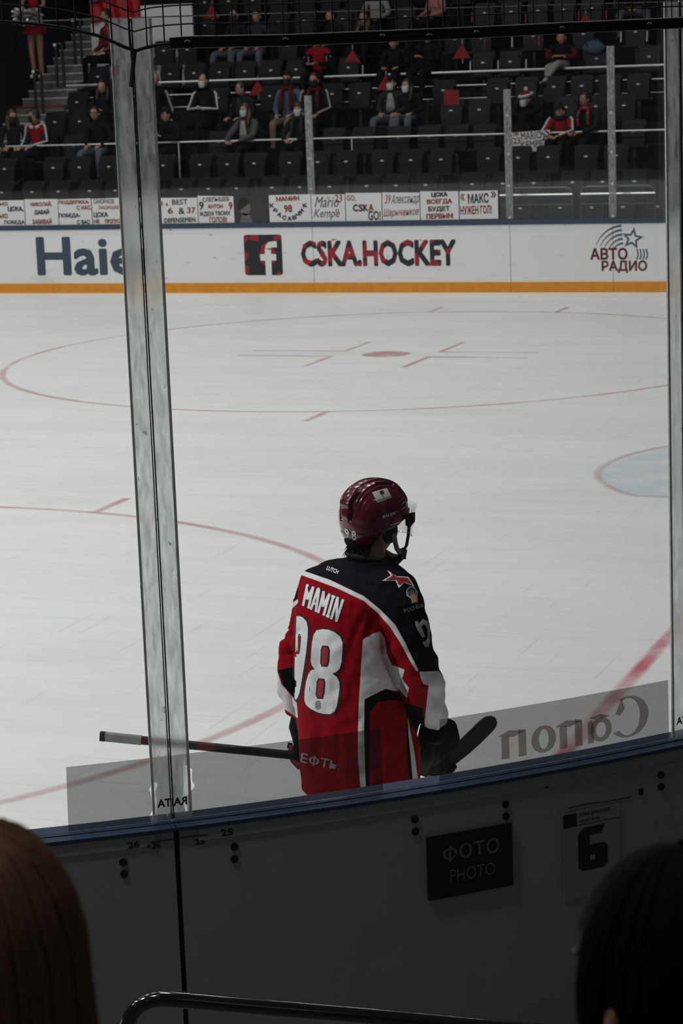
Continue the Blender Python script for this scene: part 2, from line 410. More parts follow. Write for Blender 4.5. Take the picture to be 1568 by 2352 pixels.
def blotch(name, c0, c1, sc, thr=0.5):
    m = bpy.data.materials.new(name); m.use_nodes = True; nt = m.node_tree; b = nt.nodes['Principled BSDF']; b.inputs['Roughness'].default_value = 0.5
    tc = nt.nodes.new('ShaderNodeTexCoord'); n = nt.nodes.new('ShaderNodeTexNoise'); n.inputs['Scale'].default_value = sc; n.inputs['Detail'].default_value = 1
    g = nt.nodes.new('ShaderNodeMath'); g.operation = 'GREATER_THAN'; g.inputs[1].default_value = thr
    mx = nt.nodes.new('ShaderNodeMix'); mx.data_type = 'RGBA'; mx.inputs[6].default_value = c0+(1,); mx.inputs[7].default_value = c1+(1,)
    nt.links.new(tc.outputs['Object'], n.inputs[0]); nt.links.new(n.outputs['Fac'], g.inputs[0]); nt.links.new(g.outputs[0], mx.inputs[0]); nt.links.new(mx.outputs[2], b.inputs['Base Color'])
    return m
BLK_RED = blotch('black_red_camouflage_print', (0.010, 0.012, 0.016), (0.30, 0.008, 0.02), 4.5, 0.53)
BLK = mat('black_print', (0.010, 0.011, 0.014), 0.5, scale=5); REDP = mat('dark_red_print', (0.30, 0.008, 0.02), 0.5, scale=5)
WHP = mat('white_print', (0.78, 0.78, 0.78), 0.5, var=0.03, scale=5)
X0, Z0, X1, Z1 = fb(561, 539, 648, 632)
put_poly('advert_tile', [rrect(X0, Z0, X1, Z1, 0.04)], BLK_RED, boards, OF, XF, ZF, 0.002)
W_, H_ = X1-X0, Z1-Z0
fx = lambda a: X0+W_*a
fz = lambda b_: Z0+H_*b_
put_poly('advert_lettering', [[(fx(.55), fz(0)), (fx(.71), fz(0)), (fx(.71), fz(.36)), (fx(.55), fz(.36))],
    [(fx(.42), fz(.36)), (fx(.84), fz(.36)), (fx(.84), fz(.52)), (fx(.42), fz(.52))], [(fx(.55), fz(.52)), (fx(.71), fz(.52)), (fx(.71), fz(.66)), (fx(.55), fz(.66))]]
    + stroke([(fx(.63), fz(.64)), (fx(.64), fz(.70)), (fx(.68), fz(.745)), (fx(.76), fz(.76)), (fx(.87), fz(.76))], 0.15*W_), WHP, boards, OF, XF, ZF, 0.004)
put_text('advert_lettering', 'CSKA.HOCKEY', BLK_RED, boards, OF, XF, ZF, fb(691, 551, 1047, 612), offset=0.045)
WINE = mat('wine_red_print', (0.12, 0.012, 0.016), 0.5, scale=5); SLATE = mat('slate_blue_print', (0.075, 0.10, 0.14), 0.5, scale=5)
put_text('advert_lettering', 'АВТО', WINE, boards, OF, XF, ZF, fb(1355, 569, 1441, 597), offset=0.035)
put_text('advert_lettering', 'РАДИО', WINE, boards, OF, XF, ZF, fb(1381, 598, 1486, 627), offset=0.035)
cxs, czs = atY(1452, 548, FY)[0], atY(1452, 548, FY)[2]
so, si = star_pts(cxs, czs, 0.165, 0.075, a0=80), star_pts(cxs, czs, 0.095, 0.042, a0=80)
put_poly('advert_star', [[so[i], so[(i+1) % 10], si[(i+1) % 10], si[i]] for i in range(10)], SLATE, boards, OF, XF, ZF)
arcs = []
for k in range(5):
    R1 = 0.17+0.055*k; ex, ez = cxs-0.10, czs-0.14
    arcs += stroke([(cxs-0.12+R1*1.15*math.cos(math.radians(t)), czs-0.26+R1*1.15*math.sin(math.radians(t))) for t in range(95, 160, 8)], [0.034*(1-i/10) for i in range(9)])
ARC1 = len(arcs)
for k in range(4):
    xx = cxs+0.06+0.045*k
    arcs += stroke([(xx+0.05*math.sin(j*0.5)-0.01*j*j*0.6, czs-0.15-0.05*j) for j in range(4)], 0.022)
put_poly('advert_star_trail', arcs[:ARC1], SLATE, boards, OF, XF, ZF, 0.0015)
put_poly('advert_star_trail', arcs[ARC1:], SLATE, boards, OF, XF, ZF, 0.0015)

# ---- far glass
ACRYL = None
def acrylic(name, base=(0.86, 0.88, 0.88), scuff=0.24, rough=0.30):
    m = bpy.data.materials.new(name); m.use_nodes = True; nt = m.node_tree; b = nt.nodes['Principled BSDF']; out = nt.nodes['Material Output']
    b.inputs['Base Color'].default_value = base+(1,); b.inputs['Roughness'].default_value = 0.5
    b.inputs['Specular IOR Level'].default_value = 0.3
    tr = nt.nodes.new('ShaderNodeBsdfRefraction'); tr.inputs['Color'].default_value = (0.93, 0.95, 0.94, 1); tr.inputs['Roughness'].default_value = rough; tr.inputs['IOR'].default_value = 1.06
    tc = nt.nodes.new('ShaderNodeTexCoord'); mp = nt.nodes.new('ShaderNodeMapping'); mp.inputs['Scale'].default_value = (70, 70, 13)
    n = nt.nodes.new('ShaderNodeTexNoise'); n.inputs['Scale'].default_value = 1; n.inputs['Detail'].default_value = 6; n.inputs['Roughness'].default_value = 0.7
    r = nt.nodes.new('ShaderNodeMapRange'); r.inputs[1].default_value = 0.35; r.inputs[2].default_value = 0.75; r.inputs[3].default_value = scuff*0.05; r.inputs[4].default_value = scuff*2.8
    nt.links.new(tc.outputs['Object'], mp.inputs[0]); nt.links.new(mp.outputs[0], n.inputs[0]); nt.links.new(n.outputs['Fac'], r.inputs[0])
    mx = nt.nodes.new('ShaderNodeMixShader'); nt.links.new(r.outputs[0], mx.inputs[0]); nt.links.new(tr.outputs[0], mx.inputs[1])
    tl = nt.nodes.new('ShaderNodeBsdfTranslucent'); tl.inputs[0].default_value = base+(1,); m2 = nt.nodes.new('ShaderNodeMixShader'); m2.inputs[0].default_value = 0.6
    nt.links.new(b.outputs[0], m2.inputs[1]); nt.links.new(tl.outputs[0], m2.inputs[2]); nt.links.new(m2.outputs[0], mx.inputs[2])
    mp2 = nt.nodes.new('ShaderNodeMapping'); mp2.inputs['Scale'].default_value = (45, 45, 20); n2 = nt.nodes.new('ShaderNodeTexNoise'); n2.inputs['Scale'].default_value = 1; n2.inputs['Detail'].default_value = 5; n2.inputs['Roughness'].default_value = 0.65
    r2 = nt.nodes.new('ShaderNodeMapRange'); r2.inputs[1].default_value = 0.66; r2.inputs[2].default_value = 0.72; r2.inputs[3].default_value = 0; r2.inputs[4].default_value = 0.75
    nt.links.new(tc.outputs['Object'], mp2.inputs[0]); nt.links.new(mp2.outputs[0], n2.inputs[0]); nt.links.new(n2.outputs['Fac'], r2.inputs[0])
    dk = nt.nodes.new('ShaderNodeBsdfDiffuse'); dk.inputs[0].default_value = (0.03, 0.03, 0.03, 1); m3 = nt.nodes.new('ShaderNodeMixShader')
    nt.links.new(r2.outputs[0], m3.inputs[0]); nt.links.new(mx.outputs[0], m3.inputs[1]); nt.links.new(dk.outputs[0], m3.inputs[2]); nt.links.new(m3.outputs[0], out.inputs[0]); return m
ACRYL = acrylic('scuffed_clear_acrylic'); ACRYL_FAR = acrylic('far_clear_acrylic', (0.62, 0.64, 0.65), 0.62, 0.2)
GLASS = glass_mat('clear_pane'); METAL = mat('brushed_steel', (0.62, 0.62, 0.62), 0.3, 0.9, scale=40); DARKM = mat('black_metal', (0.012, 0.012, 0.013), 0.35, 0.2, scale=30)
BRIGHT = mat('polished_rail', (0.80, 0.79, 0.76), 0.25, 0.35, var=0.05, scale=12)
fglass = thing('rink_glass', 'clear shielding glass above the boards across the ice', 'glass', (-9.5, FY+0.05, 1.06))
posts_s = [-16.4, -10.96, -7.96, -4.89, -1.82, -0.29, 2.6]
GZ = lambda s: 3.48 if s > -0.3 else 2.925
for s0, s1 in zip(posts_s[:-1], posts_s[1:]):
    far_strip(s0, s1, 1.062, GZ(s0), 0.040, 0.052, 0.02).build('pane', GLASS, fglass)
for s in posts_s[1:-1]:
    x, y, a = far_pt(s); zt = GZ(s)
    mb = MB(); mb.box((x, y+0.03, (1.062+zt)/2), (0.105, 0.03, zt-1.062)); p = mb.build('post', ACRYL_FAR, fglass)
    for zz in (1.09, 1.55, 2.0, 2.55):
        mb = MB(); mb.tube([(x, y+0.016, zz), (x, y+0.0105, zz)], 0.022, 8); mb.build('bolt', METAL, p)

# ---- hand-painted signs hung on the far glass
PAPER = mat('white_paper', (0.72, 0.71, 0.70), 0.8, var=0.04, scale=8)
INK = mat('black_marker', (0.012, 0.012, 0.014), 0.7, scale=8); RINK = mat('red_marker', (0.23, 0.02, 0.018), 0.7, scale=8); GINK = mat('grey_marker', (0.10, 0.10, 0.10), 0.7, scale=8); PINK = mat('pinkish_marker', (0.30, 0.10, 0.09), 0.7, scale=8)
SY = FY+0.004
def sign(u0, v0, u1, v1, label, lines, mats=PAPER):
    """lines: (text, material, u0, v0, u1, v1, weight, shear, rotation)"""
    x0, z0, x1, z1 = fb(u0, v0, u1, v1, SY)
    z0 = max(z0, 1.063)
    t = thing('fan_sign', label, 'sign', ((x0+x1)/2, SY, 1.063), 'hand painted fan signs hung on the glass above the far boards')
    mb = MB(); j = lambda: rnd.uniform(-0.012, 0.012)
    mb.slab([(x0, SY, z0), (x1-0.006, SY, z0), (x1-0.006+j()*.3, SY, z1+j()), (x0+j()*.3, SY, z1+j())], (0, 0.006, 0)); mb.build('sheet', mats, t)
    for tx, m, a, b_, c, d, wgt, sh, ro in lines:
        put_text('lettering', tx, m, t, (0, SY, 0), XF, ZF, fb(a, b_, c, d, SY), offset=wgt+.014, shear=sh, lift=0.003, rot=ro)
    return t
R_, K_, G_, P_ = RINK, INK, GINK, PINK
sign(-30, 459, 57, 519, 'white fan sign with red and black Cyrillic words, leftmost on the far glass', [('ТОЛЬКО', R_, -22, 464, 18, 473, .03, 0, 0), ('ЦСКА,', K_, 18, 474, 54, 487, .04, 0, 0), ('ТОЛЬКО', R_, -22, 491, 18, 502, .03, 0, 0), ('ПОБЕДА', K_, 10, 506, 57, 516, .03, 0, 0)])
sign(58, 457, 134, 518, 'white fan sign of three words, the first and last red', [('НИКОЛАЙ,', R_, 70, 462, 119, 475, .03, 0, 0), ('ДАВАЙ', K_, 79, 480, 113, 494, .04, 0, 0), ('ЗАБИВАЙ', R_, 74, 501, 119, 515, .03, 0, 0)])
sign(135, 456, 211, 518, 'white fan sign with four staggered lines, red above black', [('ПОДДЕРЖКА-', R_, 135, 460, 206, 470, .035, 0, 0), ('С НАС,', R_, 176, 472, 210, 483, .03, 0, 0), ('ПОБЕДА-', K_, 135, 490, 185, 501, .035, 0, 0), ('С ВАС', K_, 177, 505, 207, 515, .03, 0, 0)])
sign(212, 455, 300, 517, 'white fan sign partly hidden by the near glass post, dense four lines', [('САМОРУКОВ', K_, 215, 457, 262, 468, .0, 0, 0), ('50', R_, 272, 455, 287, 466, .02, 0, 0), ('ЗАЩИЩАЕТ', R_, 226, 472, 279, 482, .0, 0, 0), ('ЦСКА', K_, 215, 487, 248, 501, .03, 0, 0), ('НЕ', R_, 215, 504, 229, 513, .03, 0, 0), ('ПРОПУСКАЕТ', R_, 241, 503, 296, 513, .03, 0, 0)])
sign(301, 454, 366, 515, 'white fan sign almost hidden behind the near glass post, showing a 23', [('23', R_, 358, 462, 374, 473, .0, 0, 0), ('МАРИО', K_, 305, 462, 350, 474, .02, 0, 0), ('!', K_, 362, 494, 366, 508, .02, 0, 0)])
sign(367, 453, 454, 515, 'white fan sign praising the best defensemen six and thirty-seven', [('BEST', K_, 395, 458, 431, 470, .0, 0, 0.03), ('6', R_, 385, 477, 397, 491, .01, 0, 0), ('&', K_, 410, 477, 424, 492, .0, 0, 0), ('37', R_, 430, 476, 449, 490, .01, 0, 0), (',', R_, 381, 466, 385, 474, .05, 0, 0), ('DEFENSEMEN', K_, 377, 500, 449, 511, .02, 0, 0.02)])
sign(455, 450, 538, 513, 'white fan sign with a nine on both sides and four lines', [('СЛЕПЫШЕВ', K_, 465, 453, 526, 463, .01, 0, 0.02), ('9', K_, 457, 463, 468, 482, .01, 0, 0), ('АНТОН', R_, 477, 469, 512, 479, .03, 0, 0), ('9', R_, 525, 464, 534, 482, .02, 0, 0), ('ЖДЕМ ТВОИХ', K_, 458, 485, 529, 497, .02, 0, 0.02), ('ГОЛОВ!', R_, 481, 498, 521, 511, .02, 0, 0)])
ph = thing('photo_poster', 'dark grey poster with a portrait among the fan signs', 'poster', (atY(577, 480, SY)[0], SY, 1.063))
x0, z0, x1, z1 = fb(539, 449, 615, 512, SY); z0 = max(z0, 1.063)
mb = MB(); mb.slab([(x0, SY, z0), (x1, SY, z0), (x1+.02, SY, z1), (x0, SY, z1)], (0, 0.006, 0)); mb.build('sheet', mat('charcoal_poster', (0.035, 0.036, 0.038), 0.6, var=0.35, scale=5), ph)
hx, hz = atY(563, 477, SY)[0], atY(563, 477, SY)[2]
put_poly('portrait_print', [[(hx+0.09*math.cos(t)*1.0-0.0, hz+0.12*math.sin(t)) for t in np.linspace(0, 2*PI, 18)[:-1]], [(hx-0.05, hz-0.08), (hx-0.10, hz-0.24), (hx+0.13, hz-0.24), (hx+0.05, hz-0.09)]], mat('grey_skin_print', (0.14, 0.12, 0.11), 0.6, var=0.4, scale=9), ph, (0, SY, 0), XF, ZF, 0.002)
put_poly('portrait_print', [[(hx-0.02+0.105*math.cos(t), hz+0.035+0.115*math.sin(t)) for t in np.linspace(0.35, 3.9, 14)]], mat('dark_hair_print', (0.012, 0.012, 0.012), 0.7), ph, (0, SY, 0), XF, ZF, 0.003)
kr = [(c, K_, x-5, y-5, x+5, y+5, .04, 0, r) for c, x, y, r in zip('КРАСАВЧИК', (624, 633, 642, 653, 665, 676, 684, 692, 700), (472, 485, 493, 500, 502, 499, 493, 485, 472), (0, -.7, -.5, -.25, 0, .3, .5, .7, .2))]
sign(618, 447, 715, 511, 'white fan sign with a red name, 98 and a word curved like a smile', [('МАМИН', R_, 634, 451, 687, 462, .03, 0, 0.03), ('98', R_, 652, 470, 671, 488, .02, 0, 0.04)]+kr)
sign(716, 445, 793, 509, 'white fan sign in thin grey cursive with a red 23', [('Mario', G_, 722, 451, 778, 476, -.01, .35, 0), ('23', R_, 767, 447, 786, 465, -.005, .2, 0), ('Kempe', G_, 720, 480, 780, 505, -.01, .35, 0), ('o', P_, 750, 451, 757, 457, -.01, 0, 0), ('o', P_, 770, 480, 779, 488, -.01, 0, 0)])
sign(794, 443, 877, 508, 'white fan sign with a bold red and black cheer in Latin letters', [('GO,', R_, 796, 448, 817, 463, .0, 0, 0), ('C', K_, 810, 469, 822, 486, .03, 0, 0), ('S', R_, 823, 469, 834, 486, .03, 0, 0), ('K', K_, 834, 469, 845, 485, .03, 0, 0), ('A', R_, 846, 468, 858, 485, .03, 0, 0), ('GO!', K_, 845, 484, 874, 506, .01, 0, 0)])
sign(878, 442, 964, 506, 'white fan sign in two lines of slanting cursive, grey over pink', [('39', P_, 883, 447, 897, 468, -.005, .3, 0), ('Александр', G_, 898, 446, 963, 472, -.01, .4, 0.03), ('Шарыченков', P_, 880, 478, 962, 500, .0, .4, 0.04)])
sign(965, 440, 1054, 505, 'white fan sign of four centred lines alternating black and red', [('ЦСКА', K_, 990, 441, 1028, 454, .05, 0, 0.02), ('ВСЕГДА', R_, 980, 457, 1038, 470, .035, 0, 0.02), ('БУДЕТ', K_, 983, 474, 1033, 487, .035, 0, 0.02), ('ПЕРВЫМ', R_, 979, 490, 1040, 502, .035, 0, 0.02)])
sign(1055, 437, 1144, 503, 'white fan sign with arrows beside a name, rightmost on the far glass', [('МАКС', K_, 1074, 444, 1122, 467, .02, 0, 0.03), ('НУЖЕН ГОЛ!', R_, 1057, 472, 1129, 492, .02, 0, 0.03), ('«', R_, 1057, 445, 1067, 461, .0, 0, 0), ('»', K_, 1127, 440, 1139, 454, .0, 0, 0)])

# ================================================================ NEAR CORNER BOARDS, GLASS, NET
HN = 1.055
AL = math.degrees(math.atan2(-12.527-CC[1], 0.043-CC[0])); pR_ = atZ(1566, 1690, HN)
AR = math.degrees(math.atan2(pR_[1]-CC[1], pR_[0]-CC[0]))
SPAN = AR-AL
near_seams = [AL-SPAN, AL, AR, AR+SPAN]
def arc_strip(a0, a1, r0, r1, z0, z1, gap=0.0, k=10):
    g = math.degrees(gap/8.0); rows = []
    for i in range(k+1):
        a = a0+g+(a1-a0-2*g)*i/k
        rows.append([pol(r0, a, z0), pol(r1, a, z0), pol(r1, a, z1), pol(r0, a, z1)])
    mb = MB(); mb.grid(rows, close=True); mb.add(rows[0], [(3, 2, 1, 0)]); mb.add(rows[-1], [(0, 1, 2, 3)]); return mb
nb = thing('corner_boards', 'near corner dasher boards seen from the stand, grey outside with navy cap', 'boards', pol(8.05, (AL+AR)/2, 0))
BACKW = mat('board_back_panel', (0.34, 0.34, 0.33), 0.55, var=0.08, scale=4)
GAPB = mat('black_seam', (0.006, 0.006, 0.006), 0.8)
RO = 8.062
for a0, a1 in zip(near_seams[:-1], near_seams[1:]):
    arc_strip(a0, a1, 7.95, RO, 0.0, 1.042, 0.009).build('board_panel', BACKW, nb)
    arc_strip(a0, a1, RO-0.002, RO+0.006, 1.000, 1.0425, 0.07).build('edge_moulding', BACKW, nb)
    arc_strip(a0, a1, 7.92, 8.075, 1.042, HN, 0.0025).build('cap_rail', CAPB, nb)
    arc_strip(a0, a1, 8.012, 8.026, HN, HN+0.003, 0.0025).build('cap_ridge', CAPB, nb)
for a0 in near_seams[1:-1]:
    g = math.degrees(0.010/8)
    arc_strip(a0-g, a0+g, 7.97, RO-0.012, 0.0, 1.042, 0, 2).build('seam_gasket', GAPB, nb)
BOLT = mat('black_bolt', (0.006, 0.006, 0.006), 0.5)
for u, v in ((283, 1980), (285, 2007), (538, 1945), (538, 1973), (952, 1882), (953, 1910), (1160, 1847), (1161, 1874), (1517, 1780), (1517, 1807)):
    p = atR(u, v, RO); a = math.atan2(p[1]-CC[1], p[0]-CC[0]); n = np.array([math.cos(a), math.sin(a), 0])
    mb = MB(); mb.tube([p-n*0.004, p+n*0.006], [0.0135, 0.0125], 14); mb.build('bolt', BOLT, nb)
for u, v in ((190, 1951), (655, 1890), (860, 1858), (1255, 1805), (1471, 1818)):
    p = atR(u, v, RO); a = math.atan2(p[1]-CC[1], p[0]-CC[0]); n = np.array([math.cos(a), math.sin(a), 0])
    s_ = 0.007 if u != 1471 else 0.011
    mb = MB(); mb.box(p, (s_*1.6, 0.01, s_*2), a+PI/2); mb.build('screw', BOLT, nb)
def quad_fn(q, R):
    """unit square -> the corner boards' outer face, by four measured corners (bottom-left, bottom-right, top-right, top-left)"""
    q = np.array(q, float)
    W3 = np.array([atR(u, v, R) for u, v in q])
    ang = np.arctan2(W3[:, 1]-CC[1], W3[:, 0]-CC[0]); z = W3[:, 2]
    a0, a1 = (ang[0]+ang[3])/2, (ang[1]+ang[2])/2; z0, z1 = (z[0]+z[1])/2, (z[2]+z[3])/2
    return lambda s, t: pol(R, math.degrees(a0+(a1-a0)*s), z0+(z1-z0)*t)
def text_on(name, body, m, parent, fn, box, offset=0.0, mirror=False, shear=0, keep=False, fine=2):
    vs, fs = text_mesh(body, 1, offset, shear=shear, fine=fine)
    if mirror: vs = [(-a, b) for a, b in vs]; fs = [tuple(reversed(f)) for f in fs]
    q = fit_box(vs, *box, keep=keep); mb = MB(); pts = []
    for (a, b), e in zip(q, TXT_Z):
        p = np.array(fn(a, b), float); r_ = p[:2]-CC; r_ /= np.linalg.norm(r_); p[:2] += r_*e; pts.append(p)
    mb.add(pts, fs); return mb.build(name, m, parent)
SCRIB = mat('pencil_scribble', (0.03, 0.03, 0.03), 0.8)
for tx, q in (('26', ((293, 1950), (320, 1947), (320, 1931), (293, 1935))), ('+26', ((336, 1952), (369, 1948), (369, 1933), (336, 1938))), ('25', ((447, 1942), (471, 1938), (471, 1924), (447, 1929))), ('25', ((507, 1922), (535, 1918), (535, 1902), (507, 1906)))):
    text_on('lettering', tx, SCRIB, nb, quad_fn(q, RO+(0.0072 if atR(*q[0], RO)[2] > 0.985 else 0.002)), (0, 0, 1, 1), 0.03)
for path in (((345, 1935), (400, 1927), (440, 1921), (478, 1918)), ((1305, 1856), (1350, 1846), (1400, 1840), (1450, 1830))):
    mb = MB(); mb.tube([atR(u, v, RO+(0.006 if atR(u, v, RO)[2] > 0.998 else 0.0005)) for u, v in path], 0.0018, 5); mb.build('scribble', SCRIB, nb)

def plate(name, label, cat, q, R0, th, m):
    f = quad_fn(q, R0); t = thing(name, label, cat, tuple(f(.5, 0)))
    a = math.atan2(f(.5, .5)[1]-CC[1], f(.5, .5)[0]-CC[0]); n = np.array([math.cos(a), math.sin(a), 0])*th
    mb = MB(); mb.slab([np.array(f(0, 0)), np.array(f(1, 0)), np.array(f(1, 1)), np.array(f(0, 1))], n); mb.build('panel', m, t)
    O = np.array(f(0, 0))+n*1.15; Xv = np.array(f(1, 0))-np.array(f(0, 0)); Yv = np.array(f(0, 1))-np.array(f(0, 0))
    return t, (lambda s, t_: O+Xv*s+Yv*t_)
SIGNB = mat('black_plastic', (0.006, 0.006, 0.007), 0.45); SIGNT = mat('grey_sign_print', (0.16, 0.16, 0.16), 0.6, var=0.03)
t, f = plate('photo_sign', 'black plastic sign with ФОТО and PHOTO fixed on the near boards', 'sign', ((982, 2065), (1175, 2033), (1172, 1893), (978, 1920)), RO+0.003, 0.012, SIGNB)
text_on('lettering', 'ФОТО', SIGNT, t, f, (.17, .57, .84, .83), 0.02, fine=4)
text_on('lettering', 'PHOTO', SIGNT, t, f, (.25, .24, .78, .44), -0.008, fine=4)
SHEET = mat('laminated_sheet', (0.30, 0.30, 0.295), 0.35, var=0.05); DK = mat('dark_print', (0.02, 0.02, 0.02), 0.6)
t, f = plate('access_zone_notice', 'laminated notice with a big black 6 on the near boards', 'notice', ((1294, 2068), (1424, 2042), (1421, 1846), (1290, 1868)), RO+0.002, 0.003, SHEET)
mb = MB(); sx_, sy_ = (lambda a: .26+.52*a), (lambda b: .30+.50*b)
six = [(.14, 0), (.86, 0), (1, .08), (1, .50), (.88, .58), (.40, .58), (.40, .80), (.78, .80), (.92, 1), (.22, 1), (.04, .90), (0, .80), (0, .10)]
mb.add([f(sx_(a), sy_(b)) for a, b in six], [tuple(range(len(six)))]); mb.build('lettering', DK, t)
mb = MB(); mb.add([np.array(f(sx_(a), sy_(b)))+np.array(f(.5, .5))*0+(np.array([CAM[0], CAM[1], 0])-np.array([f(.5, .5)[0], f(.5, .5)[1], 0]))*1e-4 for a, b in ((.40, .22), (.56, .22), (.56, .34), (.40, .34))], [(0, 1, 2, 3)]); mb.build('lettering_counter', SHEET, t)
text_on('lettering', 'ЗОНА ДОСТУПА', DK, t, f, (.29, .93, .84, .975), 0.03)
text_on('lettering', 'ACCESS ZONE', DK, t, f, (.29, .865, .65, .895), 0.02)
mb = MB(); mb.add([f(a, b) for a, b in ((0.01, .83), (.25, .83), (.25, .985), (.01, .985))], [(0, 1, 2, 3)]); mb.build('emblem_square', DK, t)
mb = MB(); mb.add([f(a, b) for a, b in ((0.26, .835), (.99, .835), (.99, .842), (.26, .842))], [(0, 1, 2, 3)]); mb.build('rule_line', DK, t)

# near glass
ng = thing('corner_glass', 'tall clear glass panels on the near corner boards with scuffed posts', 'glass', pol(8.0, (AL+AR)/2, HN))
ZT = 3.61
for a0, a1 in zip(near_seams[:-1], near_seams[1:]):
    arc_strip(a0, a1, 7.994, 8.006, HN+0.001, ZT, 0.003, 14).build('pane', GLASS, ng)
    arc_strip(a0, a1, 7.994, 8.006, ZT, ZT+0.004, 0.003, 14).build('pane_top_edge', mat('glass_edge', (0.62, 0.64, 0.62), 0.2, var=0.2, scale=8), [c for c in ng.children if c.name.startswith('pane') and 'edge' not in c.name][-1])  # pale strip: the bright highlight along the top edge put into its colour
EDGE = mat('pale_strip_edge', (0.75, 0.76, 0.75), 0.5, var=0.35, scale=60)
for i, a0 in enumerate(near_seams[1:-1]):
    d1 = math.degrees(0.057/8); d2 = math.degrees(0.005/8)
    for s in (-1, 1):
        arc_strip(*(sorted((a0+s*d2, a0+s*d1))), 8.008, 8.016, HN+0.013, ZT-0.001, 0, 3).build('post', ACRYL, ng)
        arc_strip(*(sorted((a0+s*d1, a0+s*(d1+0.055)))), 8.008, 8.016, HN+0.013, ZT-0.001, 0, 1).build('post_edge', EDGE, ng)
        arc_strip(*(sorted((a0+s*0.012, a0+s*0.030))), 8.007, 8.015, HN+0.013, ZT-0.001, 0, 1).build('seam_gasket', GAPB, ng)
    g_ = lambda s, t_, a0=a0: pol(8.0165, a0+(s-0.5)*2*d1*0.86, HN+0.055+t_*0.028)
    text_on('lettering', 'RAITA', DK, ng, g_, (0, 0, 1, 1), 0.03, mirror=True)
def film_mat(name, tr_col, fac):
    m = bpy.data.materials.new(name); m.use_nodes = True; nt = m.node_tree; nt.nodes.clear()
    out = nt.nodes.new('ShaderNodeOutputMaterial'); tr = nt.nodes.new('ShaderNodeBsdfTransparent'); di = nt.nodes.new('ShaderNodeBsdfDiffuse')
    tr.inputs[0].default_value = tr_col+(1,); di.inputs[0].default_value = (0.03, 0.03, 0.03, 1)
    tc = nt.nodes.new('ShaderNodeTexCoord'); n = nt.nodes.new('ShaderNodeTexNoise'); n.inputs['Scale'].default_value = 900; n.inputs['Detail'].default_value = 1
    r = nt.nodes.new('ShaderNodeMapRange'); r.inputs[1].default_value = 0.3; r.inputs[2].default_value = 0.7; r.inputs[3].default_value = fac-0.04; r.inputs[4].default_value = fac+0.04
    nt.links.new(tc.outputs['Object'], n.inputs[0]); nt.links.new(n.outputs['Fac'], r.inputs[0])
    mx = nt.nodes.new('ShaderNodeMixShader'); nt.links.new(r.outputs[0], mx.inputs[0]); nt.links.new(tr.outputs[0], mx.inputs[1]); nt.links.new(di.outputs[0], mx.inputs[2]); nt.links.new(mx.outputs[0], out.inputs[0]); return m
FILM = film_mat('perforated_grey_film', (1, 1, 1), 0.63); FILMP = film_mat('perforated_film_print', (0.85, 0.75, 0.73), 0.50)
RF = 7.990
def angz(u, v, R=RF):
    p = atR(u, v, R); return math.degrees(math.atan2(p[1]-CC[1], p[0]-CC[0])), p[2]
FT = angz(600, 1710)[1]
def film(name, left, right):
    """left/right: lists of (t 0..1 from bottom, angle)"""
    k = 24; rows = []
    for i in range(k+1):
        t_ = i/k; z = HN+0.002+(FT-HN-0.002)*t_
        a0 = np.interp(t_, [a for a, b in left], [b for a, b in left]); a1 = np.interp(t_, [a for a, b in right], [b for a, b in right])
        rows.append([pol(RF, a0+(a1-a0)*j/10, z) for j in range(11)])
    mb = MB(); mb.grid(rows); return mb.build(name, FILM, ng)
aw = lambda u, v: angz(u, v)[0]
film('window_film', [(0, aw(157, 1905)), (1, aw(152, 1765))], [(0, aw(346, 1885)), (.1, aw(343, 1870)), (.18, aw(350, 1850)), (.45, aw(346, 1815)), (.5, aw(342, 1808)), (.58, aw(347, 1795)), (.75, aw(350, 1770)), (.8, aw(360, 1768)), (1, aw(362, 1745))])
film('window_film', [(0, aw(362, 1885)), (.1, aw(358, 1870)), (.3, aw(360, 1840)), (.45, aw(356, 1815)), (.6, aw(363, 1795)), (.62, aw(352, 1790)), (.75, aw(350, 1770)), (.8, aw(360, 1768)), (1, aw(362, 1745))], [(0, aw(430, 1870)), (.3, aw(418, 1835)), (.5, aw(422, 1800)), (.75, aw(420, 1765)), (1, aw(425, 1738))])
film('window_film', [(0, aw(429, 1870)), (.25, aw(430, 1838)), (.32, aw(424, 1832)), (.45, aw(445, 1812)), (.5, aw(447, 1806)), (.56, aw(441, 1800)), (.75, aw(441, 1767)), (.8, aw(432, 1760)), (.82, aw(424, 1757)), (1, aw(424, 1738))], [(0, aw(879, 1805)), (1, aw(874, 1685))])
film('window_film', [(0, aw(1009, 1790)), (1, aw(1009, 1642))], [(0, aw(1536, 1692)), (1, aw(1534, 1566))])
film('window_film', [(0, AR+0.3), (1, AR+0.3)], [(0, AR+9), (1, AR+9)])
# mirrored brand lettering on the film: drawn as strokes in a 0..1 box, read from the ice side
def ell(cx, cy, rx, ry, a0, a1, n=14): return [(cx+rx*math.cos(math.radians(a0+(a1-a0)*i/n)), cy+ry*math.sin(math.radians(a0+(a1-a0)*i/n))) for i in range(n+1)]
SHP = []
def var_ring(cx, cy, rx, ry, wx, wy, a0=0, a1=360, n=24):
    for i in range(n):
        q = []
        for k, (aa, io) in enumerate(((i, 0), (i+1, 0), (i+1, 1), (i, 1))):
            th = math.radians(a0+(a1-a0)*aa/n); q.append((cx+(rx-io*wx)*math.cos(th), cy+(ry-io*wy)*math.sin(th)))
        SHP.append(q)
var_ring(.145, .5, .145, .46, .062, .045, 62, 318)                      # C
SHP.append([(.19, .93), (.235, .60), (.20, .56), (.165, .70)])
var_ring(.335, .33, .075, .27, .040, .10); SHP.append([(.385, .06), (.425, .06), (.425, .52), (.40, .58), (.385, .50)])   # a
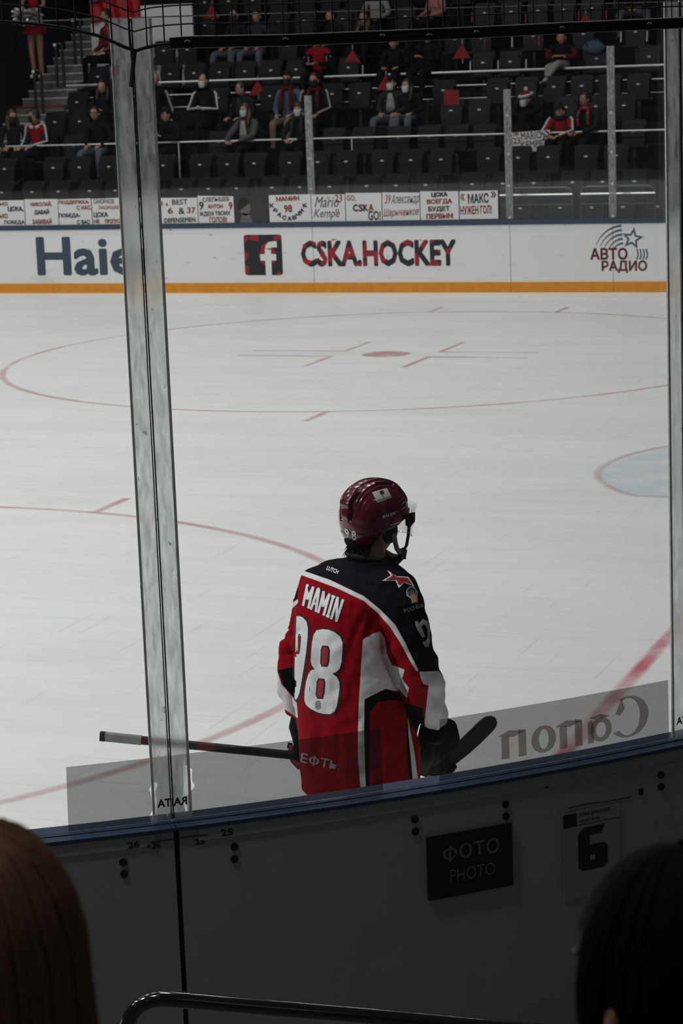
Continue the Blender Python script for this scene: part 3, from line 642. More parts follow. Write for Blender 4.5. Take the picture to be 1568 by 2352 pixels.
SHP += stroke([(.30, .58), (.345, .645), (.395, .60)], .07)
SHP += [[(.462, .06), (.512, .06), (.512, .66), (.462, .63)], [(.565, .06), (.615, .06), (.615, .55), (.565, .55)]]; SHP += stroke([(.505, .56), (.555, .615), (.59, .54)], .12)   # n
var_ring(.72, .35, .082, .30, .050, .08)                                # o
SHP += [[(.835, .06), (.885, .06), (.885, .66), (.835, .63)], [(.945, .06), (.995, .06), (.995, .55), (.945, .55)]]; SHP += stroke([(.878, .56), (.93, .615), (.965, .54)], .12)  # n
lq = [angz(*p, R=RF+0.001) for p in ((1150, 1742), (1490, 1688), (1490, 1598), (1150, 1660))]
aL, aR_ = (lq[0][0]+lq[3][0])/2, (lq[1][0]+lq[2][0])/2; zb, zt_ = (lq[0][1]+lq[1][1])/2-0.008, (lq[2][1]+lq[3][1])/2+0.020
mb = MB()
for P in SHP: mb.add([pol(RF-0.0015, aR_+(aL-aR_)*x, zb+(zt_-zb)*y) for x, y in P], [tuple(range(len(P)))])
mb.build('film_lettering', FILMP, ng)

# net above the glass
RN = 8.045
net = thing('safety_net', 'black knotted safety net with a dark hem band hanging over the near glass', 'net', pol(RN, AL, 3.5))
hem = [(-90, 44), (0, 50), (60, 53), (150, 64), (230, 83), (308, 118), (345, 106), (390, 101), (430, 98), (655, 94), (877, 85), (1093, 76), (1290, 66), (1490, 57), (1640, 50)]
HA = [angz(u, v, RN) for u, v in hem]; ha = [a for a, z in HA]; hz_ = [z for a, z in HA]
hemz = lambda a: float(np.interp(a, ha, hz_))
CORD = mat('black_cord', (0.006, 0.006, 0.006), 0.8)
fine_a = np.linspace(ha[0], ha[-1], 90)
mb = MB(); mb.tube([pol(RN, a, hemz(a)) for a in fine_a], 0.0055, 6); mb.build('hem_rope', CORD, net)
mb = MB(); da = math.degrees(0.054/RN); nv = int((ha[-1]-ha[0])/da)
for i in range(nv+1):
    a = AL-0.09+da*(i-int((AL-ha[0])/da)); 
    if a < ha[0] or a > ha[-1]: continue
    mb.tube([pol(RN, a, hemz(a)+k*0.2) for k in range(5)], 0.0024, 4, caps=False)
for k in range(1, 15):
    mb.tube([pol(RN, a, hemz(a)*(1-min(1, k/18))+min(1, k/18)*3.55+k*0.0555) for a in fine_a], 0.0024, 4, caps=False)
o = mb.build('net_mesh', CORD, net); o['kind'] = 'stuff'
i0 = 7; band = [a for a in np.linspace(ha[i0], ha[-1], 50)]
rows = [[pol(RN-0.006, a, hemz(a)-0.015), pol(RN+0.004, a, hemz(a)-0.015), pol(RN+0.004, a, hemz(a)+0.017), pol(RN-0.006, a, hemz(a)+0.017)] for a in band]
mb = MB(); mb.grid(rows, close=True); mb.add(rows[0], [(3, 2, 1, 0)]); mb.add(rows[-1], [(0, 1, 2, 3)]); mb.build('hem_band', CORD, net)
GREYC = mat('grey_piping', (0.42, 0.42, 0.41), 0.4, 0.3, var=0.6, scale=9)
mb = MB(); mb.tube([pol(RN+0.004, a, hemz(a)+0.0185) for a in band], 0.0024, 5); mb.build('piping', GREYC, net)
mb = MB(); mb.tube([pol(RN+0.004, a, hemz(a)-0.0160) for a in band], 0.0011, 5); mb.build('piping', GREYC, net)
for u, v in ((430, 97), (655, 91), (877, 83), (985, 82), (1093, 75), (1290, 65), (1490, 56)):
    a, z = angz(u, v, RN+0.006); da_ = math.degrees(0.008/RN)
    mb = MB(); mb.tube([pol(RN+0.008, a+da_*math.cos(t), z+0.006*math.sin(t)) for t in np.linspace(0.1, PI-0.1, 7)], 0.0022, 5); mb.build('clip', BRIGHT, net)
a, z = angz(309, 117, RN); a2, z2 = angz(303, 200, RN)
mb = MB(); mb.tube([pol(RN, a, z), pol(RN-0.010, (a+a2)/2, (z+z2)/2), pol(RN-0.012, a2, z2)], 0.0075, 6); mb.build('strap', CORD, net)
# ================================================================ FAR STAND
ROWS = {'A': (15.0, 1.156), 'B': (15.8, 1.482), 'C': (16.6, 1.83), 'D': (17.4, 2.163), 'E': (18.2, 2.545), 'F': (19.0, 2.86), 'G': (19.8, 3.286), 'H': (20.6, 3.70), 'I': (21.4, 4.131), 'J': (22.2, 4.56), 'K': (23.0, 4.99)}
PLZ = 0.62
FLOORZ = {k: zp-PLZ for k, (y, zp) in ROWS.items()}
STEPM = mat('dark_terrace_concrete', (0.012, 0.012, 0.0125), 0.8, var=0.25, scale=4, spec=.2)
stand = thing('grandstand', 'dark concrete grandstand terraces across the ice', 'grandstand', (-9, 15, 0), kind='structure'); del stand['category']
SX0, SX1 = -16.28, 2.0
for k, (y, zp) in ROWS.items():
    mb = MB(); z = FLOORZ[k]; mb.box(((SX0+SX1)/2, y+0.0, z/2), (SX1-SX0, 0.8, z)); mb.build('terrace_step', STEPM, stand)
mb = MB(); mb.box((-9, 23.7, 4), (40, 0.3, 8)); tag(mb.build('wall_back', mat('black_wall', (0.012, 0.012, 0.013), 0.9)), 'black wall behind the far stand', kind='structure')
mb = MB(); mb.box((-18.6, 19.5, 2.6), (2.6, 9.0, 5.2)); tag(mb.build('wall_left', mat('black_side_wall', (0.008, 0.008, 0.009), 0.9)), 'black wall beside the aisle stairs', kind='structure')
# aisle stairs, three steps to a row
stairs = thing('aisle_stairs', 'grey aisle stairs with pale nosings climbing the far stand', 'stairs', (-16.78, 17.0, 0))
ST = mat('grey_step', (0.19, 0.18, 0.17), 0.85, var=0.2, scale=6); NOS = mat('pale_nosing', (0.55, 0.55, 0.53), 0.6, var=0.2, scale=9)
ks = list(ROWS)
NOSR = mat('red_nosing', (0.35, 0.01, 0.02), 0.6)
n_ = 0
for k0, k1 in zip(ks[2:-1], ks[3:]):
    for j in range(3):
        y = ROWS[k0][0]-0.4+0.8*j/3+0.133; z = FLOORZ[k0]+(FLOORZ[k1]-FLOORZ[k0])*(j+1)/3
        mb = MB(); mb.box((-16.78, y+0.13, z/2), (0.98, 0.27, z)); s = mb.build('step', ST, stairs)
        mb = MB(); mb.box((-16.78, y-0.003, z-0.012), (0.98, 0.03, 0.03)); mb.build('nosing', NOSR if n_ == 12 else NOS, s); n_ += 1
def hoop(label, u0, v0, u1, v1, Y, h, dX=0.13):
    p = atY(u0, v0, Y); x, y, zt = p; r = 0.055
    t = thing('stair_handrail', label, 'handrail', (x, y, zt-h), 'black hoop handrails on the aisle stairs')
    path = [(x, y, zt-h)]+[(x+dX/2-dX/2*math.cos(a), y, zt-r+r*math.sin(a)) for a in np.linspace(0, PI, 9)]+[(x+dX, y, zt-h)]
    mb = MB(); mb.tube(path, 0.026, 8); mb.build('hoop', DARKM, t)
    mb = MB(); mb.ball((x-0.005, y-0.02, zt-0.02), (0.035, 0.03, 0.032), 8, 6); mb.build('top_cap', BRIGHT, t)
hoop('black hoop handrail, middle one on the aisle stairs', 127, 101, 0, 0, 18.9, 0.75)
hoop('black hoop handrail, topmost on the aisle stairs', 168, 44, 0, 0, 19.8, 0.80)
hoop('black hoop handrail, lowest on the aisle stairs by the cheerleader shoes', 78, 162, 0, 0, 18.1, 0.75)
mb = MB(); p0 = atY(62, 228, 17.9)
# rails
def rail(name, label, Y, zs, x0, x1, posts, foot, rad=(0.016, 0.011, 0.011)):
    t = thing(name, label, 'railing', ((x0+x1)/2, Y, foot))
    for z, r in zip(zs, rad):
        mb = MB(); mb.tube([(x0, Y, z), ((x0+x1)/2, Y, z), (x1, Y, z)], r, 8); mb.build('bar', BRIGHT, t)
    for xp in posts:
        mb = MB(); mb.tube([(xp, Y, foot), (xp, Y, zs[0])], 0.014, 8); mb.build('post', BRIGHT if Y < 18 else DARKM, t)
    return t
rail('guard_rail', 'long polished rail in front of the fourth seat row', 17.03, (2.185,), -16.25, 1.0, [atY(411, 355, 17.03)[0], atY(808, 340, 17.03)[0], atY(34, 345, 17.03)[0]]+[-4.5, -1.2], FLOORZ['D'])
rail('upper_guard_rail', 'three-bar polished rail before the upper seat rows', 19.41, (3.145, 2.925, 2.71), -16.2, 1.0, [-14.9, -12.4, -9.9, atY(1128, 190, 19.41)[0], -5.2, -2.5], FLOORZ['G'], (0.021, 0.011, 0.009))
for i, (ua, ub, lab) in enumerate(((1147, 1314, 'low black tube barrier behind the right end of the fan signs'), (1333, 1504, 'low black tube barrier at the right end of the front row'))):
    pa, pb = atY(ua, 433-i*4, 14.5), atY(ub, 431-i*4, 14.5); zt = pa[2]
    t = thing('front_barrier', lab, 'barrier', ((pa[0]+pb[0])/2, 14.5, 0.0), 'low tube barriers in front of the first row')
    path = [(pa[0], 14.5, 0)]+[(pa[0], 14.5, zt-0.08), (pa[0]+0.03, 14.5, zt-0.02), (pa[0]+0.09, 14.5, zt), (pb[0]-0.09, 14.5, zt), (pb[0]-0.03, 14.5, zt-0.02), (pb[0], 14.5, zt-0.08)]+[(pb[0], 14.5, 0)]
    mb = MB(); mb.tube(path, 0.014, 7); mb.build('frame', mat('grey_tube', (0.10, 0.10, 0.10), 0.4, 0.6), t)
    mb = MB(); z = atY(1250, 447, 14.5)[2]; mb.tube([(pa[0], 14.5, z), (pb[0], 14.5, z)], 0.018, 7); mb.build('bar', BRIGHT, t)
    mb = MB(); z = atY(1250, 470, 14.5)[2]; mb.tube([(pa[0], 14.5, z), (pb[0], 14.5, z)], 0.008, 7); mb.build('bar', mat('grey_tube', (0.1, 0.1, 0.1)), t)

# white wall and flag at the top of the left section
mb = MB(); a, b_ = atY(206, 14, 20.95), atY(440, 8, 20.95); zt_w = atY(390, 10, 20.95)[2]; mb.box(((a[0]+b_[0])/2, 20.975, (zt_w+FLOORZ['H'])/2), (b_[0]-a[0], 0.05, zt_w-FLOORZ['H']))
tag(mb.build('white_partition', mat('white_wall_paint', (0.80, 0.80, 0.78), 0.8, var=0.05)), 'white partition wall between seat rows at the upper left', 'partition')
fl = thing('flag', 'red flag with a blue emblem draped over the white partition', 'flag', (atY(262, 50, 20.9)[0], 20.9, 4.25))
FLAGM = blotch('red_blue_flag_cloth', (0.42, 0.006, 0.010), (0.42, 0.006, 0.010), 2, 0.6)
pa, pb = atY(207, 52, 20.87), atY(320, 40, 20.87); rows = []
for i in range(13):
    z = pa[2]-0.02+(0.62)*i/12; rows.append([(pa[0]+(pb[0]-pa[0])*j/24, 20.90-0.03*math.sin(j*0.9+i*0.25)-0.01*math.sin(j*2.1), z+0.03*math.sin(j*0.35)) for j in range(25)])
mb = MB(); mb.grid(rows); o = mb.build('cloth', FLAGM, fl, smooth=True); sm = o.modifiers.new('s', 'SOLIDIFY'); sm.thickness = 0.004
eb = atY(222, 5, 20.83); mb = MB(); rows = [[(pa[0]+0.01+0.36*j/8, 20.85-0.012*math.sin((j*3)*0.9*0.35), eb[2]-0.02+0.05*i+0.02*j*0.5) for j in range(9)] for i in range(6)]
mb.grid(rows); mb.build('emblem', mat('blue_grey_cloth', (0.06, 0.08, 0.12), 0.8, var=0.2), fl, smooth=True)

# seats
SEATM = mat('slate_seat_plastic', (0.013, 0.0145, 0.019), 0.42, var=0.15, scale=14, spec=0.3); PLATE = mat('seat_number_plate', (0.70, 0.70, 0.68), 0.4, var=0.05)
BRK = mat('seat_bracket', (0.012, 0.012, 0.013), 0.5)
def panel(mb, prof, y0, y1, bulge=0.0):
    """prof: list of (x,z); front at y0, back at y1, edge rounded by an inset front"""
    c = np.mean(np.array(prof), 0); ins = [(c[0]+(x-c[0])*0.93, c[1]+(z-c[1])*0.95) for x, z in prof]; n = len(prof)
    vs = [(x, y0-bulge, z) for x, z in ins]+[(x, y0+0.012, z) for x, z in prof]+[(x, y1, z) for x, z in prof]
    fs = [tuple(range(n-1, -1, -1)), tuple(range(2*n, 3*n))]
    fs += [(i, (i+1) % n, (i+1) % n+n, i+n) for i in range(n)]+[(i+n, (i+1) % n+n, (i+1) % n+2*n, i+2*n) for i in range(n)]
    mb.add(vs, [tuple(reversed(f)) for f in fs])
def trap(w0, w1, z0, z1, r):
    out = []
    for sx, zz, a0 in ((1, z1, 0), (-1, z1, 90)):
        for i in range(4):
            a = math.radians(a0+30*i); out.append((sx*(w1-r)+r*math.cos(a), zz-r+r*math.sin(a)))
    return out+[(-w0, z0), (w0, z0)]
def seat_proto(folded):
    mb = MB(); panel(mb, trap(0.17, 0.205, 0.40, 0.795, 0.05), 0.055, 0.095); back = mb.mesh('backrest'); back.materials.append(SEATM)
    mb = MB()
    if folded: panel(mb, trap(0.175, 0.20, 0.36, 0.715, 0.06), -0.015, 0.045, 0.006)
    else: mb.slab([(x, -0.36+(z-0.36)*1.05, 0.355+0.02*math.cos(x*8)) for x, z in trap(0.195, 0.20, 0.36, 0.76, 0.05)], (0, 0, 0.03))
    pan = mb.mesh('seat_pan'); pan.materials.append(SEATM)
    mb = MB(); mb.slab([(0.032*math.cos(t), -0.024, 0.62+0.015*math.sin(t)) for t in np.linspace(0, 2*PI, 11)[:-1]], (0, 0.004, 0)); pl = mb.mesh('number_plate'); pl.materials.append(PLATE)
    mb = MB(); mb.box((0, 0.06, 0.19), (0.05, 0.08, 0.38)); mb.box((0.0, 0.04, 0.385), (0.46, 0.05, 0.04)); br = mb.mesh('bracket'); br.materials.append(BRK)
    return [('backrest', back), ('seat_pan', pan), ('bracket', br)]+([('number_plate', pl)] if folded else [])
PROTO = {True: seat_proto(True), False: seat_proto(False)}
ORD = ['first', 'second', 'third', 'fourth', 'fifth', 'sixth', 'seventh', 'eighth', 'ninth', 'tenth', 'eleventh', 'twelfth', 'thirteenth', 'fourteenth', 'fifteenth', 'sixteenth', 'seventeenth', 'eighteenth', 'nineteenth', 'twentieth', 'twenty-first', 'twenty-second', 'twenty-third', 'twenty-fourth', 'twenty-fifth', 'twenty-sixth', 'twenty-seventh', 'twenty-eighth', 'twenty-ninth', 'thirtieth', 'thirty-first', 'thirty-second', 'thirty-third', 'thirty-fourth', 'thirty-fifth', 'thirty-sixth', 'thirty-seventh', 'thirty-eighth']
rowname = dict(zip('ABCDEFGHIJ', ('front', 'second', 'third', 'fourth', 'fifth', 'sixth', 'seventh', 'eighth', 'ninth', 'tenth')))
SEATS = {
 'A': ([1195, 1286, 1359, 1431, 1510], 473),
 'B': ([4, 74, 134, 206, 265, 340, 417, 479, 543, 625, 689, 757, 842, 910, 978, 1085, 1155, 1226, 1315, 1384, 1457, 1525], 427),
 'C': ([10, 54+4, 122, 182, 250, 313, 375, 459, 522, 584, 665, 730, 795, 878, 944, 1013, 1121, 1190, 1259, 1346, 1415, 1481], 369),
 'D': ([125, 168, 290, 340, 455, 502, 620, 765, 834, 915, 984, 1047, 1112, 1168, 1235, 1410, 1455, 1504], 315),
 'E': ([125, 182, 300, 345, 405, 620, 780, 843, 978+2, 1036, 1101, 1160, 1236, 1300, 1368, 1433, 1496], 252),
 'F': ([120, 176, 290, 345, 500, 620, 763, 825, 1018, 1078, 1142, 1208, 1272, 1336, 1400, 1466, 1525], 210),
 'G': ([167, 224, 320, 390, 445, 504, 562, 622, 680, 800, 862, 1047, 1109, 1172, 1237, 1370, 1430, 1491], 150),
 'H': ([210, 265, 320, 376, 430, 660, 785, 850, 1045, 1105, 1160, 1225, 1340, 1400, 1460, 1515], 100),
 'I': ([470, 527-28, 640, 699, 812-25, 870, 931, 1050, 1113, 1174, 1236, 1295, 1359, 1418], 40),
 'J': ([470, 525, 580, 640, 700, 760, 815, 920, 1060, 1115, 1172, 1230, 1290, 1350, 1410], -5)}
def place_seat(row, X, folded, label):
    Y, zp = ROWS[row]
    t = thing('stadium_seat', label, 'seat', (X, Y, FLOORZ[row]), 'dark stadium seats in the far stand')
    for nm, me in PROTO[folded]:
        o = bpy.data.objects.new(nm, me); COL.objects.link(o); o.parent = t
        if nm == 'seat_pan': pan = o
        if nm == 'number_plate': o.parent = pan
OCC = []      # (row, X) of taken seats, filled by the spectators
def place_all_seats():
    for r, (us, v) in SEATS.items():
        items = [(atY(u, v, ROWS[r][0])[0], True) for u in us]
        items += [(max(x for x, f in items)+0.5*k, True) for k in range(1, 8)]
        taken = sorted(x for rr, x in OCC if rr == r)
        for _ in range(12):
            for i in range(len(taken)-1):
                gp = 0.47-(taken[i+1]-taken[i])
                if gp > 0: taken[i] -= gp/2; taken[i+1] += gp/2
        items = [(x, f) for x, f in items if all(abs(x-q) > 0.46 for q in taken) and x > SX0+0.22]
        keep = []
        for x, f in sorted(items):
            if not keep or x-keep[-1][0] > 0.455: keep.append((x, f))
        items = sorted(keep+[(x, False) for x in taken if x > SX0+0.22])
        for i, (x, f) in enumerate(items):
            if f: lb = 'folded dark slate seat, %s from the left in the %s row' % (ORD[i], rowname[r])
            else: lb = 'dark slate seat under a spectator, %s from the left in the %s row' % (ORD[i], rowname[r])
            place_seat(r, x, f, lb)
# ================================================================ PEOPLE
SKIN = {'a': mat('skin_light', (0.42, 0.22, 0.15), 0.55, var=0.1), 'b': mat('skin_tan', (0.30, 0.14, 0.09), 0.55, var=0.1)}
def cloth(name, col, rough=0.85, var=0.25, scale=30): return mat('cloth_'+name, col, rough, var=var, scale=scale, bump=0.15, spec=0.12)
BLACKC = cloth('black', (0.008, 0.008, 0.009)); JEANS = cloth('grey_jeans', (0.10, 0.115, 0.13), var=0.4); SHOE = cloth('dark_shoe', (0.015, 0.015, 0.016)); REDC = cloth('red_jersey', (0.26, 0.008, 0.015)); WHITEC = cloth('white_cloth', (0.50, 0.50, 0.50), var=0.08)
HAIRB = mat('dark_hair', (0.012, 0.009, 0.007), 0.5, var=0.4, scale=60); HAIRBR = mat('brown_hair', (0.055, 0.026, 0.014), 0.5, var=0.4, scale=60)
MASKW = mat('white_mask', (0.55, 0.57, 0.58), 0.8, var=0.06); MASKB = mat('black_mask', (0.010, 0.010, 0.010), 0.8)
EYE = mat('dark_eye', (0.01, 0.008, 0.007), 0.3); LIP = mat('lip', (0.25, 0.07, 0.06), 0.5)
def skin_mesh(J, E, subdiv=1):
    """J: {name: ((x,y,z), radius)}, E: list of (a, b); returns an evaluated mesh"""
    names = list(J); bm = bmesh.new(); lay = bm.verts.layers.skin.verify(); V = {}
    for i, n in enumerate(names):
        v = bm.verts.new(J[n][0]); r = J[n][1]; v[lay].radius = r if isinstance(r, tuple) else (r, r); v[lay].use_root = (i == 0); V[n] = v
    for a, b in E: bm.edges.new((V[a], V[b]))
    me = bpy.data.meshes.new('sk'); bm.to_mesh(me); bm.free()
    o = bpy.data.objects.new('sk', me); COL.objects.link(o)
    m = o.modifiers.new('skin', 'SKIN'); m.branch_smoothing = 0.6
    s = o.modifiers.new('sub', 'SUBSURF'); s.levels = subdiv; s.render_levels = subdiv
    bpy.context.view_layer.update()
    out = bpy.data.meshes.new_from_object(o.evaluated_get(bpy.context.evaluated_depsgraph_get()))
    bpy.data.objects.remove(o); bpy.data.meshes.remove(me)
    return out
def seg_dist(P, a, b):
    a = np.array(a); b = np.array(b); d = b-a; t = np.clip(((P-a)@d)/max(d@d, 1e-9), 0, 1); return np.linalg.norm(P-(a+t[:, None]*d), axis=1)
def head_ball(mb, M, s=1.0, nu=16, nv=12):
    """a head facing -Y, centre at the origin of M, chin down: about 0.24 tall"""
    def fn(d, q):
        x, y, z = d
        w = 1.0-0.22*max(0, -z)**1.2
        q = Vector((q.x*w, q.y*(1-0.10*max(0, -z)), q.z))
        if y < 0 and z < 0: q.y -= 0.012*(-y)*(-z)           # jaw forward
        if y < -0.55 and -0.35 < z < 0.25 and abs(x) < 0.30: q.y -= 0.016*(1-abs(x)/0.30)*(1-abs(z+0.05)/0.4)   # nose ridge
        return q*s
    mb.ball((0, 0, 0), (0.076, 0.096, 0.122), nu, nv, None, fn)
    n0 = len(mb.v)-nu*(nv+1)
    for i in range(n0, len(mb.v)): mb.v[i] = tuple(M @ Vector(mb.v[i]))
def hand(mb, W, D, side, s=1.0, curl=0.5, palm_n=None):
    """palm and five fingers from wrist W pointing along D"""
    W = Vector(W); D = Vector(D).normalized(); n = Vector(palm_n if palm_n else (0, 0, -1)); n = (n-D*n.dot(D))
    n = n.normalized() if n.length > 1e-3 else Vector((1, 0, 0)); x = D.cross(n)*side
    mb.tube([W-D*0.01*s, W+D*0.03*s, W+D*0.065*s, W+D*0.088*s], [0.022*s, 0.034*s, 0.040*s, 0.034*s], 8, flat=(n, 0.5))
    for k, (off, ln) in enumerate(((-0.028, 0.072), (-0.010, 0.082), (0.010, 0.077), (0.028, 0.060))):
        b = W+D*0.082*s+x*off*s; p1 = b+D*ln*0.45*s+n*curl*0.012*s; p2 = p1+(D*(1-curl)+n*curl).normalized()*ln*0.35*s; p3 = p2+(D*(0.6-curl)+n*(curl+0.2)).normalized()*ln*0.25*s
        mb.tube([b-D*0.01, p1, p2, p3], [0.0095*s, 0.009*s, 0.008*s, 0.006*s], 6)
    b = W+D*0.025*s-x*0.032*s; p1 = b+(D*0.6-x*0.8).normalized()*0.035*s; p2 = p1+(D*0.9-x*0.3+n*0.3).normalized()*0.03*s
    mb.tube([b+x*0.01, p1, p2], [0.013*s, 0.011*s, 0.008*s], 6)
ARMS = {  # (elbow, wrist, hand direction) for the right (+x) side; mirrored for the left
 'lap': ((0.24, -0.02, 0.72), (0.13, -0.26, 0.64), (-0.3, -1, -0.25)),
 'clasp': ((0.25, -0.12, 0.74), (0.07, -0.34, 0.80), (-0.6, -0.4, 0.3)),
 'rail': ((0.25, -0.20, 0.74), (0.12, -0.44, 0.66), (-0.7, -0.7, -0.1)),
 'cross': ((0.26, -0.08, 0.74), (0.02, -0.22, 0.77), (-1, -0.1, 0.1)),
 'side': ((0.27, 0.02, 0.72), (0.22, -0.24, 0.60), (0, -1, -0.3)),
 'phone': ((0.24, -0.10, 0.72), (0.09, -0.33, 0.74), (-0.4, -0.9, 0.2)),
 'hold': ((0.27, -0.10, 0.76), (0.20, -0.34, 0.64), (-0.3, -1, 0.0))}
def person(label, u, v, row, top, legs=None, sleeve=None, skin='a', yaw=0.0, hyaw=None, arms='lap', lean=0.0, hair='short', hcol=None, mask=None, size=1.0, hat=None, hood=None, glasses=False, extra=None, tilt=0.0, knees=0.13, seat=True, dy=0.0, cross=False):
    Y, zp = ROWS[row]; fz_ = FLOORZ[row]; hy_ = Y-0.14+dy-lean*0.25
    hp = atY(u, v, hy_); X = hp[0]; hz0 = hp[2]
    if seat: OCC.append((row, X))
    legs = legs or BLACKC; hcol = hcol or HAIRB; hyaw = yaw if hyaw is None else hyaw
    t = thing('person', label, 'person', (X, Y-0.12+dy, fz_))
    k = size; tl = (hz0-fz_-0.50*1.0)/0.72        # torso stretch so the head sits where it should
    tz = lambda z: 0.50+(z-0.50)*tl if z > 0.5 else z
    Rz = Matrix.Rotation(yaw, 3, 'Z')
    def tp(p, up=True):
        x, y, z = p; y2 = y-lean*max(0, z-0.5)*0.9
        q = Rz @ Vector((x*k, y2, 0)); return (q.x, q.y, tz(z))
    el, wr, hd = ARMS[arms]
    J = {'pelvis': (tp((0, 0, .52)), (.16*k, .125)), 'waist': (tp((0, 0, .68)), (.15*k, .115)), 'chest': (tp((0, -.01, .88)), (.17*k, .12)), 'collar': (tp((0, 0, 1.02)), (.105*k, .085)), 'neck': (tp((0, -.02, 1.10)), .052), 'skull': (tp((0, -.035, 1.17)), .05)}
    E = [('pelvis', 'waist'), ('waist', 'chest'), ('chest', 'collar'), ('collar', 'neck'), ('neck', 'skull')]
    bones = [('pelvis', 'waist', 1), ('waist', 'chest', 1), ('chest', 'collar', 1), ('collar', 'neck', 1), ('neck', 'skull', 0)]
    for s, sn in ((1, 'r'), (-1, 'l')):
        J['sh'+sn] = (tp((s*.175, 0, .985)), .072*k); J['el'+sn] = (tp((s*el[0], el[1], el[2])), .056*k); J['wr'+sn] = (tp((s*wr[0], wr[1], wr[2])), .038*k)
        kx = knees; ky = -.47
        if cross and s == 1: kz, kx2, az, ax, ay = .60, .02, .26, -.16, -.62
        else: kz, kx2, az, ax, ay = .52, kx, .10, kx, -.47
        J['hip'+sn] = (tp((s*.085, -.03, .50)), .10*k); J['kn'+sn] = (tp((s*kx2, ky, kz)), .072*k); J['an'+sn] = (tp((s*ax, ay, az)), .045); J['to'+sn] = (tp((s*(ax+.02), ay-.15, az-.045)), .042)
        E += [('collar', 'sh'+sn), ('sh'+sn, 'el'+sn), ('el'+sn, 'wr'+sn), ('pelvis', 'hip'+sn), ('hip'+sn, 'kn'+sn), ('kn'+sn, 'an'+sn), ('an'+sn, 'to'+sn)]
        bones += [('collar', 'sh'+sn, 1), ('sh'+sn, 'el'+sn, 4), ('el'+sn, 'wr'+sn, 4), ('pelvis', 'hip'+sn, 2), ('hip'+sn, 'kn'+sn, 2), ('kn'+sn, 'an'+sn, 2), ('an'+sn, 'to'+sn, 3)]
    sk = skin_mesh(J, E)
    P = np.array([v.co for v in sk.vertices]); F = [tuple(p.vertices) for p in sk.polygons]; bpy.data.meshes.remove(sk)
    C = np.array([P[list(f)].mean(0) for f in F]); D = np.stack([seg_dist(C, J[a][0], J[b][0])/(0.1 if isinstance(J[a][1], tuple) else max(J[a][1], .04)) for a, b, m in bones]); mi = np.array([m for a, b, m in bones])[D.argmin(0)]
    mi[(mi == 0) & (C[:, 2] < J['neck'][0][2]-0.02)] = 1
    off = np.array(t.location); mb = MB()
    mb.v = [tuple(p+off) for p in P]; mb.f = F; mb.mi = mi.tolist()
    mb.cur = 0
    HC = Vector(tuple(np.array(tp((0, -.045, 1.22)))+off)); HC.x, HC.z = hp[0]+(HC.x-hp[0])*1.0, hz0
    HM = Matrix.Translation(HC) @ Matrix.Rotation(hyaw, 4, 'Z') @ Matrix.Rotation(tilt, 4, 'X')
    hs = 0.98*size**0.5
    head_ball(mb, HM, hs)
    for s in (-1, 1):
        mb.ball(HM @ Vector((s*.078*hs, .005, -.01)), (.012, .02, .03), 6, 5)
        mb.cur = 5; mb.ball(HM @ Vector((s*.030, -.086*hs, .018)), (.012, .008, .007), 6, 4); mb.cur = 0
        W = Vector(np.array(J['wr'+('r' if s == 1 else 'l')][0])+off); dd = Rz @ Vector((s*hd[0], hd[1], hd[2]))
        hand(mb, W, dd, s, 0.95*size**0.5, 0.55)
    if not mask:
        mb.cur = 6; mb.ball(HM @ Vector((0, -.092*hs, -.062)), (.022, .008, .006), 8, 4); mb.cur = 0
    o = mb.build('body', [SKIN[skin], top, legs, SHOE, sleeve or top, EYE, LIP], t, smooth=True)
    # hair, hat, mask as parts
    def shell(name, m, zmin, sc, fn=None):
        b = MB(); rows = []
        for i in range(9):
            row_ = []
            for j in range(18):
                th = 2*PI*j/18; front = -math.sin(th)      # +1 at the face
                lo = zmin[0] if front > 0.5 else (zmin[1] if front > -0.2 else zmin[2])
                ph = PI/2-(PI/2-lo)*i/8
                q = Vector((math.cos(ph)*math.cos(th)*.076*sc, math.cos(ph)*math.sin(th)*.096*sc+.004, math.sin(ph)*.122*sc+.004))*hs
                if fn: q = fn(q, th, i)
                row_.append(HM @ q)
            rows.append(row_)
        b.grid(rows, close=True); o_ = b.build(name, m, t, smooth=True); sd = o_.modifiers.new('s', 'SOLIDIFY'); sd.thickness = 0.006; sd.offset = 1; return o_
    if hair == 'short': shell('hair', hcol, (0.62, 0.0, -0.45), 1.08)
    if hair == 'bald': shell('hair', hcol, (1.45, 0.25, -0.4), 1.04)
    if hair == 'long':
        shell('hair', hcol, (0.60, -0.2, -0.6), 1.12)
        for s in (-1, 1):
            b = MB(); b.tube([HM @ Vector(p) for p in ((s*.065, .03, .03), (s*.088, .01, -.08), (s*.095, -.03, -.19), (s*.085, -.06, -.28))], [.035, .042, .04, .012], 8); b.build('hair_lock', hcol, t, smooth=True)
    if hat == 'cap':
        shell('cap', hcol, (0.42, 0.35, 0.1), 1.14)
        b = MB(); b.grid([[HM @ Vector((.075*math.sin(a)*r_, -.085*hs-.07*math.cos(a)*(r_-.6), .052-.02*(r_-.6))) for a in np.linspace(-1.2, 1.2, 9)] for r_ in (.6, 1.0, 1.25)]); o_ = b.build('cap_brim', hcol, t, smooth=True); sd = o_.modifiers.new('s', 'SOLIDIFY'); sd.thickness = .006
    if hat == 'beanie': shell('knitted_hat', hcol, (0.40, 0.15, -0.15), 1.16)
    if hat == 'bobble':
        shell('knitted_hat', REDC, (0.50, 0.45, 0.35), 1.20); b = MB()
        b.tube([HM @ Vector((.092*math.cos(a), .115*math.sin(a)+.004, .075+.028*math.sin(a))) for a in np.linspace(0, 2*PI, 17)], .026, 8, caps=False); b.build('hat_brim', WHITEC, t, smooth=True)
        b = MB(); b.ball(HM @ Vector((0, .01, .165)), .036, 10, 8); b.build('bobble', WHITEC, t, smooth=True)
